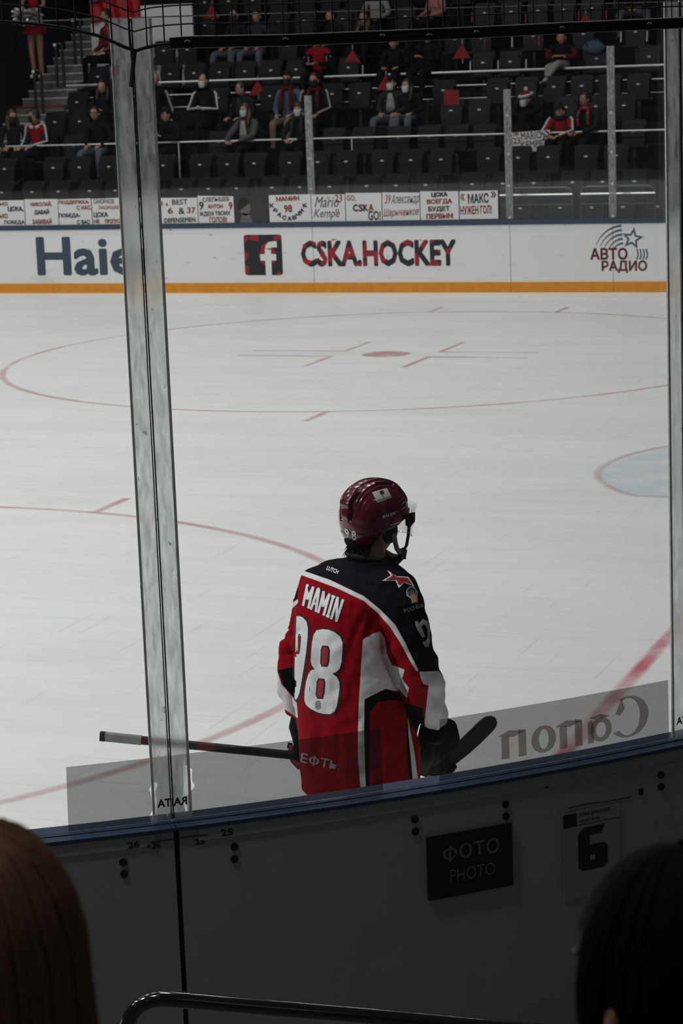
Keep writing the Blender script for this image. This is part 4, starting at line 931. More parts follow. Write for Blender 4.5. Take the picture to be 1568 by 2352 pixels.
    if mask:
        b = MB(); rows = []
        for i in range(6):
            z = 0.005-0.115*i/5; rows.append([HM @ Vector((.079*hs*math.sin(a)*(1-.25*(i/5)**2), -(.108-.012*abs(i-2.0)/2.5)*hs*math.cos(a)-.004, z)) for a in np.linspace(-1.15, 1.15, 11)])
        b.grid(rows); o_ = b.build('face_mask', MASKW if mask == 'w' else MASKB, t, smooth=True); sd = o_.modifiers.new('s', 'SOLIDIFY'); sd.thickness = 0.004; sd.offset = 1
    if glasses:
        b = MB()
        for s in (-1, 1): b.tube([HM @ Vector((s*.033+.026*math.cos(a), -.105*hs, .016+.018*math.sin(a))) for a in np.linspace(0, 2*PI, 13)], .003, 5, caps=False)
        for s in (-1, 1): b.tube([HM @ Vector((s*.058, -.105*hs, .018)), HM @ Vector((s*.082, .0, .015))], .003, 5)
        b.build('glasses', BLK, t)
    if hood:
        b = MB(); cz = np.array(tp((0, 0, 1.06)))+off
        b.tube([(cz[0]+.105*math.cos(a)*k, cz[1]+.095*math.sin(a)-.01, cz[2]-.01+.045*math.sin(a)) for a in np.linspace(-PI*.42, PI*1.42, 17)], .032, 8); b.build('hood', hood, t, smooth=True)
    if extra: extra(t, J, off, HM, tp)
    return t
def band(t, name, m, pts, r):
    b = MB(); b.tube(pts, r, 8); return b.build(name, m, t, smooth=True)
def arm_stripes(m, both=True, off_r=0.05):
    def f(t, J, off, HM, tp):
        for sn, s in (('r', 1), ('l', -1)):
            a, e, w_ = [Vector(np.array(J[q+sn][0])+off) for q in ('sh', 'el', 'wr')]
            o = Vector((s*0.045, -0.045, 0.02)); band(t, 'sleeve_stripe', m, [a+Vector((s*.02, -.03, .06)), a+o*1.2, (a+e)/2+o*1.0, e+o*1.0, (e+w_)/2+Vector((s*.02, -.035, .02)), w_+Vector((0, -.03, .015))], 0.021)
    return f
def scarf(m, ends=True):
    def f(t, J, off, HM, tp):
        c = np.array(tp((0, -.02, 1.07)))+off
        band(t, 'scarf', m, [(c[0]+.085*math.cos(a), c[1]+.08*math.sin(a), c[2]) for a in np.linspace(0, 2*PI, 15)], .035)
        if ends:
            for s in (-1, 1):
                q = [np.array(tp((s*x, y, z)))+off for x, y, z in ((.07, -.09, 1.05), (.085, -.155, .95), (.09, -.16, .82), (.09, -.15, .70))]; band(t, 'scarf_end', m, q, [.03, .034, .034, .03])
    return f
def shirt(m, name='shirt'):
    def f(t, J, off, HM, tp):
        b = MB(); b.grid([[np.array(tp((x*w_, -.125-.012*(1-abs(x)/.06), z)))+off for x in (-.06, -.03, 0, .03, .06)] for z, w_ in ((1.03, .5), (.92, .9), (.80, 1.2), (.66, 1.3))]); o_ = b.build(name, m, t, smooth=True); sd = o_.modifiers.new('s', 'SOLIDIFY'); sd.thickness = .012
    return f
def both(*fs):
    def f(*a):
        for q in fs: q(*a)
    return f
GREYC_ = cloth('grey_coat', (0.085, 0.085, 0.08), var=0.5, scale=60); DENIM = cloth('denim_blue', (0.075, 0.105, 0.16), var=0.35); DKGREY = cloth('dark_grey', (0.03, 0.03, 0.032)); BROWNJ = cloth('olive_brown', (0.032, 0.024, 0.016)); PINKC = cloth('dusty_pink', (0.42, 0.17, 0.17), var=0.5, scale=16); LGREY = cloth('light_grey', (0.30, 0.28, 0.27)); BEIGE = cloth('beige', (0.20, 0.14, 0.09)); NAVYC = cloth('navy', (0.02, 0.025, 0.035)); DKRED = cloth('dark_red', (0.10, 0.01, 0.012)); PATT = cloth('patterned_scarf', (0.12, 0.10, 0.07), var=0.8, scale=45); REDBLK = blotch('red_black_scarf_knit', (0.22, 0.01, 0.015), (0.012, 0.01, 0.01), 14, 0.55)
BLK2 = cloth('soft_black', (0.014, 0.013, 0.013))
T = math.radians
person('person in black jacket and black mask beside the aisle stairs, turned aside', 27, 268, 'D', BLK2, hair='long', hcol=HAIRBR, mask='b', yaw=T(20), hyaw=T(55), arms='lap')
def hockey_shirt(t, J, off, HM, tp):
    arm_stripes(WHITEC)(t, J, off, HM, tp)
person('person in red and white hooded jersey and black mask near the stairs', 82, 266, 'D', REDC, sleeve=NAVYC, mask='b', yaw=T(-22), hyaw=T(-60), arms='lap', hood=WHITEC, extra=hockey_shirt)
person('smiling person in glasses and black jacket with pale jeans, left of near post', 224, 260, 'D', BLACKC, JEANS, glasses=True, knees=.17, arms='lap', lean=.2)
person('person all in black with raised hands behind the one in glasses', 235, 199, 'E', BLACKC, hair='long', yaw=T(10), arms='clasp')
person('person half hidden by the left edge of the near glass post', 264, 163, 'F', BLK2, arms='lap')
person('person in a red and black jersey in front of the red flag', 247, 36, 'H', REDBLK, hcol=HAIRB, yaw=T(-30), hyaw=T(-50), arms='lap', dy=-.1)
person('person in black with white sleeves just right of the near glass post', 353, 182, 'E', BLACKC, sleeve=BLK2, hair='bald', yaw=T(30), extra=arm_stripes(LGREY), arms='side')
person('person in black tracksuit with white sleeve stripes and white mask', 470, 186, 'E', BLACKC, hair='bald', mask='w', yaw=T(-12), hyaw=T(-20), arms='cross', extra=arm_stripes(WHITEC), legs=BLACKC)
person('person in a black cap with clasped hands low behind the rail', 399, 263, 'D', BLACKC, hat='cap', hcol=BLK2, yaw=T(-25), hyaw=T(-35), arms='clasp', lean=.25)
person('person in dark glasses and grey collar behind the grey wool coat', 557, 203, 'E', BLK2, glasses=True, yaw=T(-20), hyaw=T(-50), arms='lap', extra=shirt(DKGREY))
person('person in grey wool coat and white mask leaning on the rail', 566, 253, 'D', GREYC_, BLACKC, hair='long', hcol=HAIRBR, mask='w', yaw=T(-15), hyaw=T(-25), arms='rail', extra=shirt(LGREY))
person('person in blue denim jacket, beanie and black mask', 661, 180, 'E', DENIM, BEIGE, hat='beanie', hcol=BLK2, mask='b', arms='lap', extra=scarf(DKRED))
person('person with white mask and brown scarf in front of the denim jacket', 686, 251, 'D', BLK2, mask='w', hcol=HAIRBR, hat='beanie', arms='rail', extra=scarf(BROWNJ), size=.92)
person('person in black and white jacket and black mask beside the denim jacket', 722, 184, 'E', BLACKC, mask='b', hcol=HAIRBR, arms='lap', extra=both(scarf(DKRED), arm_stripes(LGREY)))
def num88(t, J, off, HM, tp):
    for s in (-1, 1):
        q = np.array(J['sh'+('r' if s == 1 else 'l')][0])+off
        put_text('shirt_number', '88', WHITEC, t, tuple(q+np.array([s*.03, -.085, -.12])), XF, ZF, (-.05, -.05, .05, .05), .02)
person('person in red jersey with 88 on the sleeve behind the net band', 730, 92, 'G', REDC, sleeve=BLACKC, arms='phone', extra=num88)
person('person in black turned sideways just above the net band', 764, 36, 'H', BLK2, hair='short', yaw=T(-30), hyaw=T(-45), arms='lap')
person('person with patterned scarf above the net band', 836, 40, 'H', BLK2, hair='long', hcol=HAIRBR, arms='phone', extra=scarf(PATT))
person('person in grey and white top cut by the upper picture edge', 862, -22, 'I', LGREY, arms='lap')
person('person in a dusty pink jacket at the upper edge', 1000, -26, 'I', PINKC, arms='lap', yaw=T(-35))
person('person in black with folded hands under the net band', 905, 98, 'G', BLACKC, arms='lap')
person('person in black with a white badge under the net band', 985, 84, 'G', BLACKC, arms='clasp', yaw=T(-15))
person('person in brown jacket, grey shirt and white mask with knees apart', 900, 191, 'E', BROWNJ, JEANS, hat='cap', hcol=BLK2, mask='w', knees=.2, arms='lap', hyaw=T(-15), extra=shirt(LGREY))
person('person in black and white mask next to the brown jacket', 936, 197, 'E', BLACKC, JEANS, hair='long', mask='w', hyaw=T(-25), arms='lap')
person('person in dark red sleeves with crossed light grey legs', 1290, 86, 'G', BLACKC, LGREY, sleeve=DKRED, arms='cross', cross=True)
person('person in jeans with joined hands at the top right corner', 1467, -24, 'I', BLK2, JEANS, arms='rail', knees=.24)
person('person in white and red bobble hat and white mask behind the placard', 1209, 229, 'E', BLACKC, hat='bobble', hair=None, mask='w', hyaw=T(-35), yaw=T(-10), arms='lap', dy=-.1)
person('small person in red jersey and dark cap holding the rail', 1287, 256, 'D', REDC, hat='cap', hcol=BLK2, sleeve=REDC, size=.82, arms='rail', extra=both(scarf(BLK2, False), arm_stripes(WHITEC)), hyaw=T(-20), dy=-.1)
person('person with red scarf in a dark coat right of the small one in red', 1350, 228, 'D', BLK2, hyaw=T(-40), yaw=T(-15), arms='rail', extra=scarf(REDBLK), skin='b', lean=.1)
person('person in black with grey jeans behind the left end of the net band', 541, 34, 'H', BLK2, JEANS, yaw=T(-15), knees=.2, mask='b', arms='lap')
person('person in dark jacket with grey jeans next to the one at the left band end', 590, 38, 'H', DKGREY, JEANS, arms='lap', knees=.18)

# cheerleader standing on the stairs
def cheerleader():
    Y = 19.1; foot = atY(88, 183, Y); X, zf = foot[0], foot[2]; t = thing('person', 'cheerleader in red skirt with silver pom-poms on the aisle stairs', 'person', (X, Y, zf))
    zs = (atY(84, 66, Y)[2]-zf)/0.80
    J = {'pelvis': ((0, 0, .92*zs), (.13, .10)), 'waist': ((0, 0, 1.08*zs), (.11, .09)), 'chest': ((0, 0, 1.28*zs), (.13, .10)), 'collar': ((0, 0, 1.42*zs), (.08, .07)), 'neck': ((0, 0, 1.50*zs), .045), 'skull': ((0, -.01, 1.57*zs), .045)}
    E = [('pelvis', 'waist'), ('waist', 'chest'), ('chest', 'collar'), ('collar', 'neck'), ('neck', 'skull')]; bones = [(a, b, 1) for a, b in E[:3]]+[(a, b, 0) for a, b in E[3:]]
    for s, sn in ((1, 'r'), (-1, 'l')):
        J.update({'sh'+sn: ((s*.15, 0, 1.40*zs), .055), 'el'+sn: ((s*.22, -.03, 1.17*zs), .04), 'wr'+sn: ((s*.12, -.2, 1.08*zs), .03), 'hip'+sn: ((s*.08, 0, .86*zs), .095), 'kn'+sn: ((s*.085, -.02, .48*zs), .06), 'an'+sn: ((s*.075, .02, .09), .042), 'to'+sn: ((s*.085, -.12, .04), .042)})
        e = [('collar', 'sh'+sn), ('sh'+sn, 'el'+sn), ('el'+sn, 'wr'+sn), ('pelvis', 'hip'+sn), ('hip'+sn, 'kn'+sn), ('kn'+sn, 'an'+sn), ('an'+sn, 'to'+sn)]; E += e
        bones += [(a, b, m) for (a, b), m in zip(e, (0, 0, 0, 1, 0, 0, 2))]
    sk = skin_mesh(J, E); P = np.array([v.co for v in sk.vertices]); F = [tuple(p.vertices) for p in sk.polygons]
    C = np.array([P[list(f)].mean(0) for f in F]); D = np.stack([seg_dist(C, J[a][0], J[b][0]) for a, b, m in bones]); mi = np.array([m for a, b, m in bones])[D.argmin(0)]
    off = np.array((X, Y, zf)); mb = MB(); mb.v = [tuple(p+off) for p in P]; mb.f = F; mb.mi = mi.tolist(); HM = Matrix.Translation(Vector(off)+Vector((0, -.02, 1.63*zs)))
    head_ball(mb, HM)
    for s, sn in ((1, 'r'), (-1, 'l')): hand(mb, np.array(J['wr'+sn][0])+off, (0, -1, -.2), s, .9, .8)
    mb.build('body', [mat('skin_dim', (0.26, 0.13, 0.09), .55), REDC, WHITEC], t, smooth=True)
    mb = MB(); rows = [[(X+r_*math.cos(a)*(1+.06*math.cos(a*9)), Y+r_*math.sin(a)*(1+.06*math.cos(a*9)), zf+z*zs) for a in np.linspace(0, 2*PI, 49)[:-1]] for z, r_ in ((1.0, .125), (.92, .15), (.82, .185), (.72, .215))]
    mb.grid(rows, close=True); o = mb.build('skirt', REDC, t, smooth=True); sd = o.modifiers.new('s', 'SOLIDIFY'); sd.thickness = .006
    hair = MB(); hair.ball(HM @ Vector((0, .02, .02)), (.09, .10, .12), 10, 8); hair.build('hair', HAIRBR, t, smooth=True)
    for s in (-1, 1):
        c = np.array([X+s*.13+.0, Y-.27, zf+1.02*zs]); pm = thing('pom_pom', 'silver tinsel pom-pom in the cheerleader\'s %s hand' % ('left' if s == 1 else 'right'), 'pom-pom', tuple(c), 'silver cheerleading pom-poms')
        mb = MB(); r2 = random.Random(5+s)
        for i in range(230):
            d = np.array([r2.gauss(0, 1), r2.gauss(0, 1), r2.gauss(0, 1)]); d /= np.linalg.norm(d); q = np.cross(d, [r2.gauss(0, 1), r2.gauss(0, 1), r2.gauss(0, 1)]); q /= np.linalg.norm(q)
            L = r2.uniform(.12, .19); a, b_ = c+d*.02, c+d*L+np.array([0, 0, -.03]); mb.cur = 0 if i % 5 else 1
            mb.add([a-q*.004, a+q*.004, b_+q*.017, b_-q*.017], [(0, 1, 2, 3)])
        o = mb.build('tinsel', [mat('silver_tinsel', (.75, .75, .78), .25, .8, var=.5, scale=25), BLK], pm); o['kind'] = 'stuff'
cheerleader()
# placard held by the group at the rail, red paper flags on seats, bag
def placard():
    Y = 16.93; x0, z0, x1, z1 = fb(1176, 299, 1263, 350, Y)
    t = thing('hand_held_placard', 'white placard reading MARIO 23 KEMPE hung over the rail', 'placard', ((x0+x1)/2, Y, z0))
    mb = MB(); mb.slab([(x0, Y, z0), (x1, Y, z0+.02), (x1, Y, z1), (x0, Y, z1-.03)], (0, .006, 0)); mb.build('sheet', PAPER, t)
    for tx, m, bx in (('MARIO', GINK, (1196, 302, 1243, 320)), ('23', RINK, (1244, 303, 1262, 322)), ('KEMPE', GINK, (1196, 323, 1246, 339)), ('23', RINK, (1178, 316, 1194, 330)), ('*', RINK, (1179, 302, 1191, 313))):
        put_text('lettering', tx, m, t, (0, Y, 0), XF, ZF, fb(*bx, Y), .01, lift=.003, rot=.06)
placard()
REDPAP = mat('red_paper_flag', (0.28, 0.008, 0.012), .7, var=.15)
def seat_flag(u, v, row, label, square=False):
    Y, zp = ROWS[row]; p = atY(u, v, Y+.02); x, y, z = p[0], Y+.02, p[2]
    t = thing('red_paper_flag', label, 'flag', (x, y, z-.12), 'red paper flags stuck on seat backs')
    mb = MB(); pr = [(x-.13, z-.13), (x+.13, z-.12), (x+.13, z+.12), (x-.13, z+.12)] if square else [(x-.16, z-.12), (x+.16, z-.12), (x+.02, z+.13)]
    mb.slab([(a, y-.01-.02*(b_-z), b_) for a, b_ in pr], (0, .006, 0)); mb.build('sheet', REDPAP, t)
    if not square: mb = MB(); mb.tube([(x+.02, y, z-.2), (x+.02, y, z+.2)], .006, 6); mb.build('stick', BRIGHT, t)
for u, v, r, l, sq in ((485, 27, 'I', 'red paper flag above the left end of the net band', 0), (590, 202, 'F', 'red paper flag right of the grey-collared spectator', 0), (808, 130, 'G', 'red paper flag right of the 88 jersey', 0), (1059, 118, 'G', 'red paper flag left of the crossed-leg spectator', 0), (1342, 48, 'H', 'red paper flag above the net band at the right', 0), (1037, 224, 'E', 'square red flag on a fifth-row seat', 1), (884, 190, 'F', 'red paper flag behind the brown-jacket spectator', 0)): seat_flag(u, v, r, l, sq)
STK = mat('red_clapper', (0.40, 0.02, 0.04), .5)
bg = atY(1364, 108, 19.75); t = thing('backpack', 'blue cloth bag lying on a seat beside the crossed-leg spectator', 'bag', (bg[0], 19.75, bg[2]-.12))
mb = MB(); mb.ball(bg, (.20, .10, .13), 14, 10, None, lambda d, q: Vector((q.x*(1-.35*max(0, d.z)), q.y, q.z*(1+.1*math.sin(d.x*5))))); mb.build('sack', DENIM, t, smooth=True)
mb = MB(); mb.tube([(bg[0]-.1, 19.66, bg[2]+.02), (bg[0]-.12, 19.62, bg[2]+.12), (bg[0]+.02, 19.66, bg[2]+.16), (bg[0]+.08, 19.7, bg[2]+.05)], .012, 6); mb.build('strap', DKGREY, t)
def clapper(u, v, Y, col, label):
    p = atY(u, v, Y); t = thing('clapper_stick', label, 'stick', (p[0], Y, p[2]-.09), 'clapper sticks hung between the upper seats')
    mb = MB(); mb.tube([(p[0], Y, p[2]-.085), (p[0]+.004, Y, p[2]-.06), (p[0]+.008, Y, p[2]+.085)], [.012, .014, .011], 6); mb.build('rod', col, t)
    mb = MB(); mb.tube([(p[0]+.008, Y, p[2]+.08), (p[0]+.009, Y+.02, p[2]+.14)], .003, 4); mb.build('cord', CORD, t)
for i, (u, v, c) in enumerate(((1112, 98, 1), (1175, 97, 0), (1237, 94, 1), (1425, 85, 0), (1485, 83, 0))): clapper(u, v, 20.15, STK if c else BRIGHT, '%s clapper stick below the net band, %s from the left' % ('red' if c else 'pale', ORD[i]))
for i, (u, v, c) in enumerate(((1083, 40, 1), (1206, 43, 1), (1328, 36, 1), (1391, 31, 1))): clapper(u, v, 20.95, STK, 'red clapper stick above the net band, %s from the left' % ORD[i])
for i, (u, v) in enumerate(((832, 161), (1079, 152), (1143, 150), (1207, 148))): clapper(u, v, 19.6, BRIGHT, 'pale clapper stick in the seventh row, %s from the left' % ORD[i])
place_all_seats()
# ================================================================ HOCKEY PLAYER
from mathutils import noise as mnoise
L0 = 8.65
def PL(u, v, dd=0.0): return Vector(atL(u, v, L0+dd))
def px_of(P):
    d = np.asarray(P, float)-CAM; z = d@fw; return np.stack([784+FPX*(d@RT)/z, 1176-FPX*(d@UP)/z], -1)
TH = math.radians(56)
FR = Vector(math.sin(TH)*RH+math.cos(TH)*FH); RI = Vector(math.cos(TH)*RH-math.sin(TH)*FH)     # player's front and right
base = PL(824, 1600); PLOC = (base.x, base.y, 0.0)
pl = thing('person', 'ice hockey player in red and navy jersey 98 seen from behind at the glass', 'person', PLOC)

# ---- jersey body: torso rings and sleeves fused into one skin
def loft(rings, n=40):
    mb = MB(); rows = []
    for C, a, b, e in rings:
        row = []
        for j in range(n):
            t_ = 2*PI*j/n; c, s = math.cos(t_), math.sin(t_)
            cx = math.copysign(abs(c)**e, c); sy = math.copysign(abs(s)**e, s)
            row.append(C+RI*(a*cx)+FR*(b*sy))
        rows.append(row)
    mb.grid(rows, close=True); mb.f += [tuple(range(n-1, -1, -1)), tuple(range((len(rows)-1)*n, len(rows)*n))]; mb.mi += [0, 0]
    return mb
rings = [(PL(828, 1818), .258, .202, .92), (PL(828, 1806), .258, .202, .92), (PL(826, 1760), .258, .204, .92), (PL(822, 1690), .258, .207, .92), (PL(817, 1620), .256, .212, .90), (PL(813, 1540), .252, .213, .88), (PL(812, 1460), .252, .212, .86),
         (PL(817, 1400), .255, .202, .84), (PL(822, 1360), .262, .182, .82), (PL(828, 1328), .258, .150, .82), (PL(834, 1304), .205, .120, .86), (PL(841, 1290), .125, .092, .95), (PL(845, 1279), .075, .078, 1.0)]
tor = loft(rings)
K = 1/639.0
Rsh = PL(905, 1364, -.21); Relb = PL(966, 1545, -.27); Rwr = PL(1001, 1662, -.06)
Rm1 = PL(938, 1455, -.275); Rm2 = PL(982, 1600, -.19)
Lsh = PL(735, 1345, .19); Lm1 = PL(706, 1440, .22); Lelb = PL(676, 1540, .24); Lm2 = PL(678, 1592, .28); Lwr = PL(704, 1650, .34)
tor.tube([PL(880, 1352, -.12), Rsh, PL(922, 1405, -.25), Rm1, PL(953, 1505, -.28), Relb, Rm2, PL(996, 1640, -.09), Rwr], [.085, .096, .092, .080, .076, .077, .067, .055, .049], 20)
tor.tube([PL(760, 1340, .14), Lsh, PL(722, 1390, .21), Lm1, PL(688, 1490, .23), Lelb, Lm2, PL(692, 1630, .32), Lwr], [.08, .085, .082, .076, .072, .070, .064, .052, .046], 20)
mj = tor.mesh('jersey'); jo = bpy.data.objects.new('jersey', mj); COL.objects.link(jo)
rm = jo.modifiers.new('r', 'REMESH'); rm.mode = 'VOXEL'; rm.voxel_size = 0.0058; rm.adaptivity = 0
sm = jo.modifiers.new('s', 'SMOOTH'); sm.iterations = 14; sm.factor = 0.6
bpy.context.view_layer.update()
me = bpy.data.meshes.new_from_object(jo.evaluated_get(bpy.context.evaluated_depsgraph_get())); bpy.data.objects.remove(jo)
nV = len(me.vertices); co = np.empty(nV*3); me.vertices.foreach_get('co', co); co = co.reshape(-1, 3); nr = np.empty(nV*3); me.vertices.foreach_get('normal', nr); nr = nr.reshape(-1, 3)
# cloth folds: stretched noise, stronger at the waist, the elbows and the armpit
PU = px_of(co)
def fold(P, uv):
    out = np.zeros(len(P)); ang = np.arctan2((P-np.array(base))@np.array(FR), (P-np.array(base))@np.array(RI))
    for i in range(len(P)):
        p = P[i]; u, v = uv[i]
        f1 = mnoise.noise(Vector((ang[i]*2.6, p[2]*1.4, 1.7)))*0.014                        # long upright folds
        f2 = mnoise.noise(Vector((u*0.020+v*0.010, v*0.022-u*0.006, p[1]*3)))*0.012         # slanting pulls
        f3 = mnoise.noise(Vector((u*0.045-v*0.03, v*0.035+u*0.03, p[1]*6)))*0.006
        g = 1.0 if v > 1560 else 0.75
        arm = 1.0 if (u > 900 or u < 682) else 0.0
        f4 = arm*math.sin(v*0.085+u*0.05+2.5*mnoise.noise(p*7 if isinstance(p, Vector) else Vector(p)*7))*0.0030*(1 if 1430 < v < 1680 else 0.15)
        out[i] = g*(f1+f2+f3)+f4
        if v < 1340: out[i] *= 0.35
        if 676 < u < 712: out[i] *= 0.3
    return out
co2 = co+nr*fold(co, PU)[:, None]
# pulls that run from the armpit and over the shoulder blade (creases seen as valleys)
def crease(a, b, wdt, dep):
    a = np.array(a, float); b = np.array(b, float); d = b-a; t_ = np.clip(((PU-a)@d)/(d@d), 0, 1); q = np.linalg.norm(PU-(a+t_[:, None]*d), axis=1)
    return -dep*np.exp(-(q/wdt)**2)*np.sin(np.clip(t_, .02, .98)*PI)
near_side = ((nr@(-fw)) > -0.1)
cr_ = crease((862, 1400), (842, 1470), 9, .010)+crease((838, 1400), (800, 1500), 9, .008)+crease((886, 1440), (880, 1530), 9, .012)+crease((815, 1380), (806, 1430), 8, .005)+crease((895, 1500), (925, 1590), 9, .012)+crease((930, 1640), (945, 1790), 9, .008)+crease((875, 1620), (870, 1790), 10, .007)+crease((735, 1660), (715, 1800), 9, .006)+crease((780, 1655), (770, 1800), 10, .006)+crease((915, 1450), (975, 1490), 7, .006)+crease((660, 1470), (690, 1440), 7, .008)+crease((640, 1510), (690, 1490), 7, .008)
for a_, b_ in (((882, 1452), (890, 1510)), ((888, 1500), (902, 1548)), ((898, 1538), (918, 1585)), ((912, 1575), (940, 1632)), ((932, 1618), (950, 1660))): cr_ += 1.9*crease(a_, b_, 6.5, .012)
co2 += nr*(cr_*1.5*near_side)[:, None]
me.vertices.foreach_set('co', co2.ravel()); me.update()
bvh = BVHTree.FromPolygons([tuple(p) for p in co2], [tuple(p.vertices) for p in me.polygons])
# ---- colour panels of the jersey, as signed distances kept on the cloth
PU = px_of(co2)
def sdist(poly):
    P = np.array(poly, float); n = len(P); best = np.full(len(PU), 1e9); ins = np.zeros(len(PU), bool)
    for i in range(n):
        a, b = P[i], P[(i+1) % n]; d = b-a; t_ = np.clip(((PU-a)@d)/max(d@d, 1e-9), 0, 1); best = np.minimum(best, np.linalg.norm(PU-(a+t_[:, None]*d), axis=1))
        c = ((a[1] > PU[:, 1]) != (b[1] > PU[:, 1])); xi = a[0]+(PU[:, 1]-a[1])*(b[0]-a[0])/(b[1]-a[1] if b[1] != a[1] else 1e-9); ins ^= c & (PU[:, 0] < xi)
    return np.where(ins, best, -best)
upE = [(640, 1306), (694, 1310), (758, 1332), (835, 1369), (873, 1400), (908, 1436), (931, 1478), (946, 1510), (962, 1542)]
loE = [(955, 1541), (940, 1516), (920, 1478), (896, 1441), (870, 1411), (835, 1380), (776, 1352), (729, 1334), (689, 1320), (640, 1317)]
NAVY = (0.0055, 0.0068, 0.0105); WHT = (0.74, 0.75, 0.76); BLKJ = (0.004, 0.004, 0.005); REDJ = (0.27, 0.0025, 0.009)
layers = [(NAVY, [upE+[(1008, 1541), (1040, 1500), (1060, 1230), (620, 1230)]]),
 (WHT, [upE+loE, [(962, 1543), (1007, 1541), (1040, 1580), (1040, 1650), (1005, 1690), (978, 1688), (975, 1656), (984, 1574), (971, 1571)], [(901, 1527), (929, 1538), (923, 1560), (939, 1580), (934, 1604), (908, 1574), (899, 1545)],
   [(833, 1469), (855, 1456), (873, 1450), (883, 1466), (889, 1504), (902, 1533), (911, 1574), (915, 1589), (885, 1582), (835, 1607), (824, 1607), (826, 1577)],
   [(824, 1600), (837, 1605), (836, 1680), (838, 1760), (841, 1830), (829, 1830), (822, 1740), (822, 1680)], [(936, 1645), (942, 1680), (950, 1720), (961, 1800), (948, 1802), (943, 1740), (938, 1690)],
   [(600, 1496), (640, 1488), (636, 1540), (646, 1571), (681, 1612), (684, 1650), (655, 1630), (600, 1580)], [(655, 1402), (669, 1386), (684, 1376), (684, 1385), (668, 1400)], [(640, 1448), (656, 1440), (664, 1446), (655, 1456), (654, 1466), (640, 1475)]]),
 (BLKJ, [[(837, 1607), (885, 1583), (915, 1590), (928, 1612), (900, 1607), (868, 1613), (849, 1635), (849, 1830), (841, 1830), (838, 1760), (836, 1680)], [(933, 1640), (938, 1690), (943, 1740), (948, 1802), (940, 1802), (936, 1740), (933, 1690)],
   [(637, 1539), (682, 1531), (682, 1608), (653, 1577)], [(927, 1612), (972, 1628), (974, 1690), (958, 1690), (930, 1628)], [(660, 1352), (684, 1345), (684, 1374), (668, 1385), (655, 1385)]])]
jm = bpy.data.materials.new('jersey_cloth'); jm.use_nodes = True; nt = jm.node_tree; jb = nt.nodes['Principled BSDF']; jb.inputs['Roughness'].default_value = 0.72; jb.inputs['Specular IOR Level'].default_value = 0.05
prev = None
for li, (col, polys) in enumerate(layers):
    s = np.max(np.stack([sdist(p) for p in polys]), 0); a = me.attributes.new('panel_%d' % li, 'FLOAT', 'POINT'); a.data.foreach_set('value', s.astype(np.float32))
    an = nt.nodes.new('ShaderNodeAttribute'); an.attribute_name = 'panel_%d' % li; mr = nt.nodes.new('ShaderNodeMapRange'); mr.inputs[1].default_value = -0.5; mr.inputs[2].default_value = 0.5
    mx = nt.nodes.new('ShaderNodeMix'); mx.data_type = 'RGBA'; mx.inputs[7].default_value = col+(1,)
    if prev is None: mx.inputs[6].default_value = REDJ+(1,)
    else: nt.links.new(prev, mx.inputs[6])
    nt.links.new(an.outputs['Fac'], mr.inputs[0]); nt.links.new(mr.outputs[0], mx.inputs[0]); prev = mx.outputs[2]
nt.links.new(prev, jb.inputs['Base Color'])
tc = nt.nodes.new('ShaderNodeTexCoord'); vo = nt.nodes.new('ShaderNodeTexVoronoi'); vo.inputs['Scale'].default_value = 420; bp = nt.nodes.new('ShaderNodeBump'); bp.inputs['Strength'].default_value = 0.18; bp.inputs['Distance'].default_value = 0.001
nt.links.new(tc.outputs['Object'], vo.inputs[0]); nt.links.new(vo.outputs['Distance'], bp.inputs['Height']); nt.links.new(bp.outputs[0], jb.inputs['Normal'])
co3 = co2-np.array(PLOC); me.vertices.foreach_set('co', co3.ravel()); me.update()
jersey = obj('jersey', me, jm, pl, smooth=True); jersey['label'] = 'red, navy and white hockey jersey'

